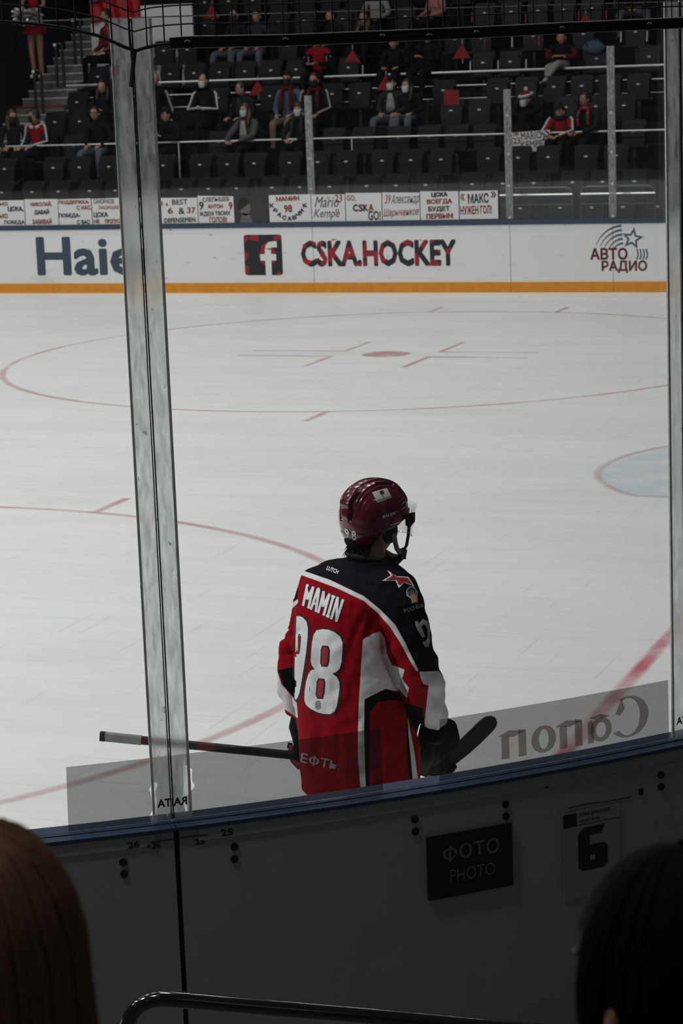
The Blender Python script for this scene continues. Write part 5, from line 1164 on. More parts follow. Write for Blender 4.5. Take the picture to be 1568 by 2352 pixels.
# ---- lettering sewn on the cloth
TWILL = mat('white_twill', (0.80, 0.81, 0.82), 0.7, var=0.04, scale=200); TWBLK = mat('black_twill', (0.006, 0.006, 0.008), 0.7); TWRED = mat('red_twill', (0.34, 0.005, 0.014), 0.7, var=0.05)
def decal(name, polys, m, lift, parent=None, cell=7.0, bv=None, faces=None, far=9.9, wrap=False):
    """polys: measured outlines; cut into small pieces and laid on the cloth"""
    bm = bmesh.new()
    if faces is not None:
        vs = [bm.verts.new((x, y, 0)) for x, y in polys]
        for f in faces:
            try: bm.faces.new([vs[i] for i in f])
            except ValueError: pass
    else:
        for P in polys:
            vs = [bm.verts.new((x, y, 0)) for x, y in P]
            ed = [bm.edges.new((vs[i], vs[(i+1) % len(vs)])) for i in range(len(vs))]
            bmesh.ops.triangle_fill(bm, use_beauty=True, use_dissolve=False, edges=ed)
    xs = [v.co.x for v in bm.verts]; ys = [v.co.y for v in bm.verts]
    if cell:
        for ax, lo, hi in ((0, min(xs), max(xs)), (1, min(ys), max(ys))):
            c = math.ceil(lo/cell)*cell
            while c < hi:
                p = [0, 0, 0]; p[ax] = c; nn = [0, 0, 0]; nn[ax] = 1
                bmesh.ops.bisect_plane(bm, geom=bm.verts[:]+bm.edges[:]+bm.faces[:], plane_co=p, plane_no=nn); c += cell
    bad = []
    for v in bm.verts:
        d = Vector(ray(v.co.x, v.co.y)).normalized(); hit, n_, i_, dist = (bv or bvh).ray_cast(Vector(CAM), d)
        if hit is None or (hit-Vector(CAM)).dot(Vector(FH)) > far:
            if not wrap: bad.append(v); continue
            hit, n_, i_, dist = bvh.find_nearest(Vector(CAM)+d*((L0+.035)/d.dot(Vector(FH))))
            v.co = hit+n_*lift*0.4; continue
        if n_.dot(d) > 0: n_ = -n_
        v.co = hit-d*lift*0.6+n_*lift*0.5
    bmesh.ops.delete(bm, geom=bad, context='VERTS')
    par = parent or pl
    off = Vector(par.location); 
    for v in bm.verts: v.co -= off
    for f in list(bm.faces):
        if max(e.calc_length() for e in f.edges) > (0.03 if cell else 0.05): bm.faces.remove(f)
    me_ = bpy.data.meshes.new(name); bm.to_mesh(me_); bm.free(); return obj(name, me_, m, par)
def z2(pts, ox=600, oy=1240, k=1568/460): return [(ox+x/k, oy+y/k) for x, y in pts]
def grow(P, w):
    P = np.array(P, float); out = []; n = len(P); ar = sum(P[i][0]*P[(i+1) % n][1]-P[(i+1) % n][0]*P[i][1] for i in range(n)); sg = 1 if ar > 0 else -1
    for i in range(n):
        a, b, c = P[i-1], P[i], P[(i+1) % n]; t1 = (b-a)/max(np.linalg.norm(b-a), 1e-6); t2 = (c-b)/max(np.linalg.norm(c-b), 1e-6)
        n1 = np.array([t1[1], -t1[0]])*sg; n2 = np.array([t2[1], -t2[0]])*sg; m_ = n1+n2; m_ /= max(np.linalg.norm(m_), 1e-6); out.append(tuple(b+m_*w/max(.5, m_@n1)))
    return out
eight = z2([(432, 708), (480, 699), (525, 703), (575, 722), (618, 757), (636, 805), (634, 880), (628, 960), (612, 1010), (588, 1034), (556, 1046), (590, 1070), (610, 1110), (613, 1160), (604, 1230), (592, 1300), (572, 1345), (538, 1364), (490, 1362), (440, 1350), (385, 1322), (350, 1290), (338, 1255), (340, 1190), (352, 1110), (370, 1050), (390, 1022), (418, 1012), (398, 985), (388, 950), (390, 890), (398, 800), (410, 745)])
h1 = z2([(482, 832), (522, 836), (532, 862), (526, 960), (514, 988), (478, 988), (468, 962), (473, 860)]); h2 = z2([(452, 1088), (492, 1092), (498, 1118), (490, 1200), (478, 1240), (444, 1238), (432, 1212), (440, 1110)])
nine = z2([(276, 600), (300, 596), (330, 610), (355, 640), (366, 690), (364, 760), (352, 880), (334, 1000), (318, 1100), (302, 1190), (286, 1235), (270, 1252), (262, 1240), (262, 1000)]); h3 = z2([(288, 742), (304, 736), (312, 760), (306, 850), (297, 895), (288, 895)])
for P in (eight, nine):
    decal('shirt_number_outline', [[(x+1.2, y+0.8) for x, y in grow(P, 3.4)]], TWBLK, .0012, cell=(6 if P is eight else 4), far=L0+.09, wrap=P is nine); decal('shirt_number', [P], TWILL, .0022, cell=(6 if P is eight else 3), far=L0+.09, wrap=P is nine)
for H in (h1, h2, h3):
    decal('shirt_number_outline', [grow(H, 1.6) if H is not h3 else H], TWBLK, .0032, cell=6, far=L0+.10); decal('shirt_number_gap', [grow(H, -1.8) if H is not h3 else z2([(291, 765), (300, 762), (304, 780), (300, 850), (292, 870)])], TWRED, .0042, cell=6, far=L0+.10)
decal('league_badge', [z2([(430, 1262), (455, 1258), (468, 1275), (466, 1315), (444, 1330), (424, 1315), (422, 1278)])], mat('badge_grey', (.30, .24, .24), .6, var=.6, scale=120), .0034, cell=0)
# name bar: block letters as strokes in unit boxes
LET = {'M': [[(.1, 0), (.1, 1)], [(.9, 0), (.9, 1)], [(.1, 1), (.5, .35)], [(.5, .35), (.9, 1)]], 'A': [[(.08, 0), (.42, 1)], [(.58, 1), (.92, 0)], [(.36, 1), (.64, 1)], [(.25, .32), (.75, .32)]], 'I': [[(.5, 0), (.5, 1)], [(.12, .055), (.88, .055)], [(.12, .945), (.88, .945)]], 'N': [[(.1, 0), (.1, 1)], [(.9, 0), (.9, 1)], [(.1, 1), (.9, 0)]]}
BLq, BRq, TRq, TLq = [np.array(p, float) for p in ((693, 1390), (775, 1429), (791, 1378), (703, 1341))]
def nq(s, t_): return BLq*(1-s)*(1-t_)+BRq*s*(1-t_)+TRq*s*t_+TLq*(1-s)*t_
x_ = 0.0; wds = {'M': .225, 'A': .20, 'I': .14, 'N': .21}; tot = sum(wds[c] for c in 'MAMIN'); xs_ = 0
def bars(letter, x0, wd, w_, ext):
    out = []
    for a, b in LET[letter]:
        pa, pb = nq(x0+wd*(.08+.84*a[0]), a[1]), nq(x0+wd*(.08+.84*b[0]), b[1]); d = (pb-pa)/np.linalg.norm(pb-pa); n_ = np.array([-d[1], d[0]]); pa2, pb2 = pa-d*ext, pb+d*ext
        out.append([tuple(q) for q in (pa2-n_*w_/2, pb2-n_*w_/2, pb2+n_*w_/2, pa2+n_*w_/2)])
    return out
for i, c in enumerate('MAMIN'):
    wd = wds[c]/tot; nb_ = bars(c, xs_, wd, 8.2, 1.4); nw = bars(c, xs_, wd, 5.6, .2)
    for j, q in enumerate(nb_): decal('name_letter_outline', [q], TWBLK, .0010+.0001*j, cell=8)
    for j, q in enumerate(nw): decal('name_letter', [q], TWILL, .0020+.0001*j, cell=8)
    xs_ += wd
def px_text(name, body, quad, m, lift, bold=0.0, cell=0, mirror=False, bv=None, parent=None, shear=0):
    vs, fs = text_mesh(body, 1.0, bold, fine=2, shear=shear); a = np.array(vs); lo, hi = a.min(0), a.max(0); q = (a-lo)/(hi-lo); B = [np.array(p, float) for p in quad]
    P = [B[0]*(1-s)*(1-t_)+B[1]*s*(1-t_)+B[2]*s*t_+B[3]*(1-s)*t_ for s, t_ in q]
    return decal(name, [tuple(p) for p in P], m, lift, parent, cell, bv, faces=fs, wrap=bv is None)
px_text('brand_label', 'LUTCH', ((749, 1309), (775, 1319), (779, 1310), (753, 1300)), TWILL, .0025, .03, 5)
GREYT = mat('silver_grey_print', (.33, .33, .34), .6)
px_text('sponsor_lettering', 'ЕФТЬ', ((690, 1752), (773, 1771), (776, 1748), (693, 1728)), GREYT, .0035, .025, 5)
px_text('sponsor_lettering', 'РОСНЕФТЬ', ((929, 1408), (985, 1390), (983, 1381), (926, 1399)), GREYT, .003, .02, 5)
sp = z2([(1010, 280), (1005, 255), (1045, 270), (1110, 285), (1160, 318), (1195, 365), (1140, 330), (1115, 325), (1078, 375), (1050, 318), (945, 322), (990, 300)])
star_w = z2([(945, 321), (1012, 280), (985, 240), (1060, 285), (1150, 290), (1198, 368), (1118, 335), (1076, 378), (1048, 320)]); decal('star_patch_edge', [star_w], TWILL, .0022, cell=6)
decal('star_patch', [z2([(968, 316), (1026, 283), (1010, 255), (1064, 292), (1140, 300), (1180, 352), (1116, 326), (1079, 357), (1056, 312)])], TWRED, .0040, cell=6)
decal('sponsor_crest_edge', [z2([(1130, 400), (1150, 372), (1175, 362), (1200, 375), (1222, 410), (1218, 450), (1222, 490), (1178, 498), (1170, 460), (1135, 440)])], GREYT, .0022, cell=6)
decal('sponsor_crest', [z2([(1140, 402), (1156, 380), (1176, 372), (1196, 384), (1212, 412), (1205, 440), (1150, 436)])], TWBLK, .0036, cell=6)
for i in range(5): decal('sponsor_crest_bar', [z2([(1146+i*13, 395+abs(i-2)*6), (1150+i*13, 395+abs(i-2)*6), (1152+i*13, 434), (1148+i*13, 434)])], GREYT, .0044, cell=0)
decal('sponsor_crest_base', [z2([(1166, 432), (1200, 428), (1208, 486), (1182, 490)])], mat('amber_twill', (.42, .22, .09), .6), .0048, cell=0)
SLN = mat('sleeve_number_grey', (.36, .36, .37), .6)
for q in (z2([(1200, 640), (1222, 636), (1262, 705), (1280, 760), (1258, 765), (1215, 700)]), z2([(1228, 660), (1262, 618), (1300, 640), (1318, 700), (1312, 760), (1300, 770), (1296, 690), (1268, 660), (1250, 690), (1275, 745), (1245, 720)]), z2([(1258, 800), (1285, 790), (1310, 740), (1318, 790), (1306, 840), (1280, 840)])): decal('sleeve_number', [q], SLN, .003, cell=6)

# ---- collar, neck, head
HTH = math.radians(50); HF = Vector(math.sin(HTH)*RH+math.cos(HTH)*FH); HR = Vector(math.cos(HTH)*RH-math.sin(HTH)*FH); HU = Vector((0, 0, 1))
HC = PL(858, 1182, .02)
tiltv = (HF*1.0+HU*-0.10).normalized(); HU2 = HR.cross(tiltv).normalized(); HU2 = HU2 if HU2.z > 0 else -HU2
def HL(x, y, z): return HC+HR*x+tiltv*y+HU2*z
mb = MB(); cc_ = PL(847, 1290, .0)
mb.tube([cc_+RI*(.078*math.cos(a))+FR*(.082*math.sin(a))+Vector((0, 0, .014-.024*math.sin(a))) for a in np.linspace(0, 2*PI, 33)], .0085, 8, caps=False); mb.build('collar', mat('black_rib_knit', (.008, .008, .010), .85), pl, smooth=True)
skm = mat('player_skin', (0.36, 0.19, 0.13), 0.5, var=.12)
mb = MB(); mb.tube([cc_+Vector((0, 0, -.04)), cc_+Vector((0, 0, .02)), HL(0, -.02, -.10), HL(0, 0, -.04)], [.066, .062, .060, .062], 18)
HMp = Matrix(((HR.x, -tiltv.x, HU2.x, HC.x), (HR.y, -tiltv.y, HU2.y, HC.y), (HR.z, -tiltv.z, HU2.z, HC.z), (0, 0, 0, 1)))
head_ball(mb, HMp @ Matrix.Translation((0, 0, -.035)), 1.0, 28, 22)
for s in (-1, 1):
    mb.ball(HL(s*.080, .0, -.055), (.016, .024, .034), 10, 8); mb.cur = 1; mb.ball(HL(s*.031, .088, -.018), (.014, .010, .008), 8, 6); mb.cur = 0
mb.cur = 2; mb.ball(HL(0, .095, -.098), (.024, .010, .008), 8, 6); mb.cur = 0
mb.build('head', [skm, EYE, LIP], pl, smooth=True)
r3 = random.Random(3); mb = MB()
mb.ball(HL(0, -.062, -.088), (.062, .050, .045), 16, 10)
for i in range(70):
    x = r3.uniform(-.065, .06); y = -.085+.03*abs(x)/.06; z = -.09; l = r3.uniform(.04, .075)
    mb.tube([HL(x, y, z), HL(x*1.05, y-.012, z-l*.6), HL(x*1.1+r3.uniform(-.012, .012), y-.012-r3.uniform(0, .02), z-l)], [.0035, .003, .0008], 4)
mb.build('hair', mat('matt_black_hair', (.006, .005, .004), .8, spec=.15), pl, smooth=True)

# ---- helmet
hel = thing('hockey_helmet', 'glossy dark red hockey helmet with 98 and clear visor on the player', 'helmet', tuple(HC))
HRED = mat('glossy_wine_shell', (0.105, 0.006, 0.014), 0.22, var=.05, coat=.6); HBLK = mat('helmet_vent_black', (.004, .004, .004), .6)
def sstep(a, b, x): t_ = min(1, max(0, (x-a)/(b-a))); return t_*t_*(3-2*t_)
def hsurf(az, el, extra=0.0):
    """az from the front, positive to the player's right; returns local point and vent mask"""
    ca, sa = math.cos(az), math.sin(az); ce, se = math.cos(el), math.sin(el)
    rl = .140 if ca < 0 else .137; rw = .110; rz_ = .122 if el > 0 else .130
    k = .90
    x = rw*math.copysign(abs(sa*ce)**k, sa); y = rl*math.copysign(abs(ca*ce)**k, ca); z = rz_*math.copysign(abs(se)**.94, se)
    d = 0.0; vent = 0.0
    psi = math.degrees(abs(((math.degrees(az)-180+180) % 360-180)) * PI/180) if False else abs((math.degrees(az)) % 360-180); eld = math.degrees(el)
    # raised crown ridges and spine panel
    d += .006*sstep(.022, .018, abs(x))*sstep(-.012, -.002, z)+.006*sstep(.046, .041, abs(x))*sstep(.03, .06, z)
    d += .005*sstep(.060, .055, abs(abs(x)-.018))*sstep(.05, .07, z)*0; d += .004*math.exp(-((z-.040)/.006)**2)*(1 if abs(x) < .022 and y < 0 else 0); d += .005*sstep(.074, .068, abs(x))*sstep(.060, .052, abs(x))*sstep(.02, .05, z)
    # vents at the back, two upright slots beside the spine panel
    v1 = sstep(.0085, .0055, abs(abs(x)-(.026+.006*max(0, eld)/40)))*sstep(-8, -2, eld)*sstep(46, 40, eld)*(1 if y < 0 else 0); vent = max(vent, v1)
    v2 = sstep(.007, .004, abs(abs(x)-.040))*(1 if z > .06 else 0)*sstep(-.035, -.025, y)*sstep(.055, .045, y); vent = max(vent, v2)
    v3 = sstep(.006, .003, abs(z-(.048+.25*(y-.03))))*sstep(.045, .055, y)*sstep(.105, .095, y)*(1 if abs(x) > .06 else 0); vent = max(vent, v3*.8)
    # side wing that carries the maker's name
    w1 = sstep(.016, .011, abs(z-(.002+.22*(y-.05))))*sstep(-.015, .0, y)*sstep(.125, .105, y)*(1 if abs(x) > .05 else 0); d += .006*w1
    g1 = sstep(.004, .002, abs(z-(.026+.24*(y-.05))))*sstep(-.01, .01, y)*(1 if abs(x) > .05 else 0); d -= .003*g1
    # lower back band
    d += .004*sstep(-.055, -.062, z)*(1 if y < .03 else 0)
    nrm = Vector((x/rw**2, y/rl**2, z/rz_**2)).normalized()
    p = Vector((x, y, z))+nrm*(d-.014*vent+extra); return p, vent
def rim(az):
    """lowest elevation of the shell for an azimuth"""
    a = abs((math.degrees(az)+180) % 360-180)
    return math.radians(float(np.interp(a, (0, 30, 55, 70, 82, 100, 112, 130, 150, 180), (14, 12, 3, -5, -12, -20, -34, -47, -52, -53))))
nA, nE = 220, 100; vs_ = []; vm = []
for i in range(nE+1):
    for j in range(nA):
        az = 2*PI*j/nA; lo = rim(az); el = lo+(PI/2-1e-3-lo)*(i/nE)
        p, v_ = hsurf(az, el); vs_.append(HL(*p)); vm.append(v_)
mb = MB(); fs_ = [((i+1)*nA+j, (i+1)*nA+(j+1) % nA, i*nA+(j+1) % nA, i*nA+j) for i in range(nE) for j in range(nA)]
mb.add(vs_, fs_); mb.mi = [1 if sum(vm[k_] for k_ in f) > 2.2 else 0 for f in fs_]
hs_ = mb.build('shell', [HRED, HBLK], hel, smooth=True); so = hs_.modifiers.new('s', 'SOLIDIFY'); so.thickness = .006; so.offset = -1
hbvh = BVHTree.FromPolygons([tuple(v) for v in vs_], fs_)
mb = MB(); mb.ball(HL(0, -.004, .0), (.001, .001, .001), 4, 3); 
liner = MB(); rows = []
for i in range(12):
    rows.append([HL(*[q*.93 for q in hsurf(2*PI*j/40, rim(2*PI*j/40)-math.radians(6)+(PI/2-rim(2*PI*j/40))*i/11)[0]]) for j in range(40)])
liner.grid(rows, close=True); liner.build('liner', HBLK, hel, smooth=True)
px_text('helmet_number', '9', ((794, 1234), (803, 1238), (801, 1216), (790, 1212)), TWILL, .002, .022, bv=hbvh, parent=hel)
px_text('helmet_number', '8', ((809, 1240), (819, 1241), (817, 1219), (806, 1218)), TWILL, .002, .022, bv=hbvh, parent=hel)
STK_ = mat('white_sticker', (.55, .56, .57), .35, var=.03)
decal('sticker', [[(854, 1131), (888, 1121), (899, 1143), (866, 1155)]], STK_, .002, hel, 5, hbvh)
decal('sticker_crest', [[(871, 1130), (875, 1127), (879, 1127), (882, 1132), (878, 1136), (873, 1136)]], TWBLK, .0032, hel, 0, hbvh); decal('sticker_crest', [[(875, 1136), (879, 1135), (881, 1141), (878, 1142)]], MATS['amber_twill'], .0032, hel, 0, hbvh)
px_text('sticker_lettering', 'РОСНЕФТЬ', ((866, 1153), (897, 1143), (896, 1139), (865, 1149)), TWBLK, .0032, .03, bv=hbvh, parent=hel)
px_text('maker_lettering', 'BAUER', ((877, 1191), (908, 1182), (908, 1175), (878, 1184)), TWILL, .0022, .015, bv=hbvh, parent=hel, shear=.15)
# visor, side clips, straps
VIS = glass_mat('clear_visor', (.94, .95, .95), .05, .03)
rows = []
for i in range(9):
    t_ = i/8; rows.append([HL(.122*math.sin(a)*(1-.03*t_), .130*math.cos(a)+.044-.014*t_, .045-.122*t_-.025*(1-math.cos(a))*(1-t_)+.035*max(0, abs(a)-.9)*t_*1.6) for a in np.linspace(-1.25, 1.25, 31)])
mb = MB(); mb.grid(rows); vo_ = mb.build('visor', VIS, hel, smooth=True); so = vo_.modifiers.new('s', 'SOLIDIFY'); so.thickness = .003
mb = MB(); mb.tube([Vector(p) for p in rows[-1]], .0009, 5); mb.tube([Vector(rows[i][-1]) for i in range(9)], .0009, 5); mb.build('visor_edge', mat('visor_edge_grey', (.30, .31, .31), .3), hel, smooth=True)
for s in (-1, 1):
    c = HL(s*.112, .075, -.012); mb = MB(); mb.slab([HL(s*.113, .055, .014), HL(s*.113, .100, .018), HL(s*.113, .102, -.016), HL(s*.113, .078, -.038), HL(s*.113, .060, -.030)], HR*(s*.006)); mb.build('visor_clip', HBLK, hel)
    for zz in (.006, -.012): 
        mb = MB(); mb.tube([HL(s*.118, .088, zz), HL(s*.126, .090, zz)], .006, 8); mb.build('screw', DARKM, hel)
STRAP = mat('grey_webbing', (.16, .16, .16), .7, var=.15, scale=90); STRAPB = mat('black_webbing', (.012, .012, .012), .7)
def strapm(name, pts, m, wd=.0075):
    P = [Vector(p) for p in pts]; mb = MB(); mb.tube(P, wd, 8, flat=(HR*.8-tiltv*.2, .28)); return mb.build(name, m, hel, smooth=True)
for s in (-1, 1):
    strapm('chin_strap', [HL(s*.106, .012, -.06), HL(s*.103, .018, -.085), HL(s*.092, .040, -.118), HL(s*.078, .066, -.135), HL(s*.066, .086, -.140)], STRAP, .010)
    strapm('chin_strap', [HL(s*.112, .078, -.035), HL(s*.104, .084, -.07), HL(s*.088, .092, -.11), HL(s*.070, .092, -.136)], STRAPB, .007)
strapm('chin_cup', [HL(.072, .086, -.132), HL(.055, .100, -.155), HL(.02, .115, -.172), HL(-.02, .115, -.172), HL(-.055, .1, -.155), HL(-.072, .086, -.132)], STRAPB, .017)
mb = MB(); mb.slab([HL(.072, .078, -.125), HL(.072, .104, -.128), HL(.066, .104, -.165), HL(.066, .080, -.165)], HR*.008); mb.build('buckle', DARKM, hel)
for s in (-1, 1):
    mb = MB(); mb.ball((0, 0, 0), (.010, .040, .046), 16, 12, Matrix(((HR.x, tiltv.x, HU2.x), (HR.y, tiltv.y, HU2.y), (HR.z, tiltv.z, HU2.z)))); mb.v = [tuple(Vector(p)+HL(s*.091, .002, -.052)) for p in mb.v]; mb.build('ear_guard', HBLK, hel, smooth=True)
def under(child, part):
    cs = [c for c in hel.children if c.name.split('.')[0] == child]; q = [c for c in hel.children if c.name.split('.')[0] == part]
    for c in cs: c.parent = q[0]
under('visor_edge', 'visor'); under('sticker_crest', 'sticker'); under('sticker_lettering', 'sticker'); under('helmet_number', 'shell'); under('maker_lettering', 'shell')
strapm('strap_tail', [HL(.066, .092, -.16), HL(.05, .085, -.185), HL(.03, .06, -.198), HL(.0, .04, -.196)], STRAPB, .005)

# ---- pants, legs, skates (behind the boards)
PANT = mat('black_hockey_pants', (.008, .008, .009), .8); SOCK = mat('red_sock', (.26, .01, .02), .85); SKB = mat('black_skate_boot', (.01, .01, .011), .4); STEEL = mat('skate_steel', (.6, .6, .62), .2, 1.0)
def leg(s):
    hip = Vector(PLOC)+RI*(s*.12); mb = MB()
    def ringz(C, a, b): return [C+RI*(a*math.cos(t_))+FR*(b*math.sin(t_)) for t_ in np.linspace(0, 2*PI, 21)[:-1]]
    prof = [(.86, .125, .15, 0), (.66, .125, .15, .02), (.50, .115, .135, .05), (.48, .07, .08, .05), (.38, .075, .08, .04), (.26, .062, .07, 0), (.19, .05, .06, -.01)]
    mb.grid([ringz(hip+Vector((0, 0, z))+FR*o, a, b) for z, a, b, o in prof], close=True); mb.mi = [0 if i < 60 else 1 for i in range(len(mb.f))]; mb.build('leg', [PANT, SOCK], pl, smooth=True)
    sk = MB(); sk.grid([ringz(hip+Vector((0, 0, z))+FR*o, a, b) for z, a, b, o in ((.24, .05, .06, -.01), (.17, .048, .065, 0), (.11, .047, .10, .05), (.07, .046, .14, .07), (.055, .04, .135, .07))], close=True); b_ = sk.build('skate_boot', SKB, pl, smooth=True)
    mb = MB(); c = hip+FR*.06; mb.slab([c+FR*-.15+Vector((0, 0, .012)), c+FR*-.13+Vector((0, 0, .001)), c+FR*.13+Vector((0, 0, .001)), c+FR*.16+Vector((0, 0, .016)), c+FR*.12+Vector((0, 0, .056)), c+FR*-.12+Vector((0, 0, .056))], RI*.004); mb.build('skate_blade', STEEL, pl)
leg(1); leg(-1)

# ---- stick
SA, SB = PL(233, 1691, .40), PL(1005, 1768, .24)
stick = thing('hockey_stick', 'black and red hockey stick with taped ends held across by the player', 'stick', tuple((SA+SB)/2))
def shaft(name, t0, t1, hw, hh, m, ch=.3):
    A, B = SA.lerp(SB, t0), SA.lerp(SB, t1); d = (B-A).normalized(); up = Vector((0, 0, 1)); up = (up-d*up.dot(d)).normalized(); sd = d.cross(up); mb = MB(); rows = []
    for P in (A, B): rows.append([P+up*(hh*y)+sd*(hw*x) for x, y in ((1, 1-ch), (1-ch, 1), (-1+ch, 1), (-1, 1-ch), (-1, -1+ch), (-1+ch, -1), (1-ch, -1), (1, -1+ch))])
    mb.grid(rows, close=True); mb.add(rows[0], [tuple(range(7, -1, -1))]); mb.add(rows[1], [tuple(range(8))]); return mb.build(name, m, stick)
shaft('end_cap', -.004, .012, .013, .0185, STRAPB); shaft('grip_tape', .010, .121, .0125, .0178, mat('grey_grip_tape', (.26, .26, .25), .8, var=.35, scale=30))
shaft('shaft', .12, .21, .0105, .0160, mat('oxblood_shaft', (.05, .004, .006), .35, var=.4, scale=8)); shaft('shaft', .21, .42, .0105, .0158, blotch('red_black_shaft', (.006, .005, .006), (.075, .006, .010), 9, .56)); shaft('shaft', .42, 1.0, .0105, .0155, mat('black_shaft', (.008, .007, .008), .35))
def bl(u, v, dd): return PL(u, v, dd)
toe = [(1040, 1716), (1060, 1697), (1085, 1673), (1103, 1655), (1115, 1647), (1128, 1645), (1138, 1650), (1142, 1660), (1139, 1670), (1130, 1681), (1105, 1706), (1075, 1733), (1050, 1752), (1028, 1768)]
TAPE = mat('dark_blade_tape', (.075, .070, .065), .85, var=.3, scale=60)
ddb = lambda u: .22+.10*((u-1000)/140)**2
mb = MB(); mb.slab([bl(u, v, ddb(u)) for u, v in toe[:1]+toe[1:]], tuple(np.array(FH)*.010)); mb.build('blade', TAPE, stick)
mb = MB(); mb.slab([bl(u, v, .215) for u, v in ((985, 1752), (1015, 1735), (1040, 1716), (1030, 1768), (1012, 1776), (985, 1776))], tuple(np.array(FH)*.018)); mb.build('blade_heel', SKB, stick)

# ---- gloves
GLB = mat('black_glove_nylon', (.0045, .0045, .005), .75, var=.2, scale=50, spec=.12); GLR = mat('red_glove_panel', (.20, .006, .012), .6); GLW = mat('white_glove_trim', (.5, .5, .5), .6)
def glove(side, label, W, G, axis, out, path=None):
    """W wrist centre, G grip centre on the stick, axis along the stick, out: direction of the knuckles"""
    W, G, axis, out = Vector(W), Vector(G), Vector(axis).normalized(), Vector(out).normalized()
    t = thing('hockey_glove', label, 'glove', tuple(W), 'the player\'s padded gloves')
    d = (G-W).normalized()
    mb = MB(); mb.tube([W-d*.02-out*.01, W+d*.0, W+d*.03+out*.01], [.058, .058, .050], 16); mb.build('cuff', GLB, t, smooth=True)
    K_ = G+out*.034-d*.026
    pp = path or [W, W+d*.012+out*.040, (W+K_)/2+out*.030-d*.012, K_+out*.010-d*.014, K_+out*.004+d*.012]
    mb = MB(); mb.tube(pp, [.046, .054, .050, .034, .020], 18, flat=(axis, .95)); mb.build('back_hand', GLB, t, smooth=True)
    mb = MB(); mb.tube([W-out*.012, (W+G)/2-out*.022, G-out*.030-d*.012], [.050, .046, .030], 14); mb.build('palm', GLR if side < 0 else GLB, t, smooth=True)
    for i in range(4):
        o = axis*((i-1.5)*.026); ln = (1, 1.08, 1.04, .9)[i]
        pts = [K_+o+out*.004, K_+o+out*.014+d*.034*ln, G+o+out*.030+d*.030*ln, G+o+d*.040*ln, G+o-out*.026+d*.020]
        mb = MB(); mb.tube(pts, [.015, .0165, .016, .015, .012], 9); mb.build('finger', GLB if i % 2 else GLR, t, smooth=True)
        mb = MB(); mb.tube([K_+o+out*.018-d*.004, K_+o+out*.026+d*.020], [.010, .010], 8); mb.build('knuckle_roll', GLW if i == 1 else GLB, t, smooth=True)
    b0 = W+d*.03-axis*.03; mb = MB(); mb.tube([b0, b0+d*.035-axis*.014, G-axis*.052-out*.010, G-axis*.040-out*.028+d*.012], [.017, .017, .016, .012], 9); mb.build('thumb', GLB, t, smooth=True)
    return t
ax = (SB-SA).normalized(); gt = lambda u: (u-233)/(1005-233)
for c in list(pl.children):
    if c.name.split('.')[0] in ('shirt_number', 'shirt_number_outline', 'shirt_number_gap', 'league_badge', 'name_letter', 'name_letter_outline', 'brand_label', 'sponsor_lettering', 'star_patch', 'star_patch_edge', 'sponsor_crest', 'sponsor_crest_edge', 'sponsor_crest_bar', 'sponsor_crest_base', 'sleeve_number', 'collar'): c.parent = jersey
GR = SA.lerp(SB, gt(986)); glove(1, 'right hand glove in black and red gripping the stick near its blade', PL(1000, 1676, .0), GR, ax, Vector(RH)*.9+Vector((0, 0, .10)), [PL(1003, 1670, .0), PL(1022, 1680, .02), PL(1028, 1697, .05), PL(1012, 1724, .12), PL(997, 1748, .19)])
GL_ = SA.lerp(SB, gt(712)); glove(-1, 'left hand glove in black and red half hidden behind the player', PL(708, 1655, .36), GL_, ax, Vector(RH)*-.55+Vector(FH)*.6+Vector((0, 0, .2)))
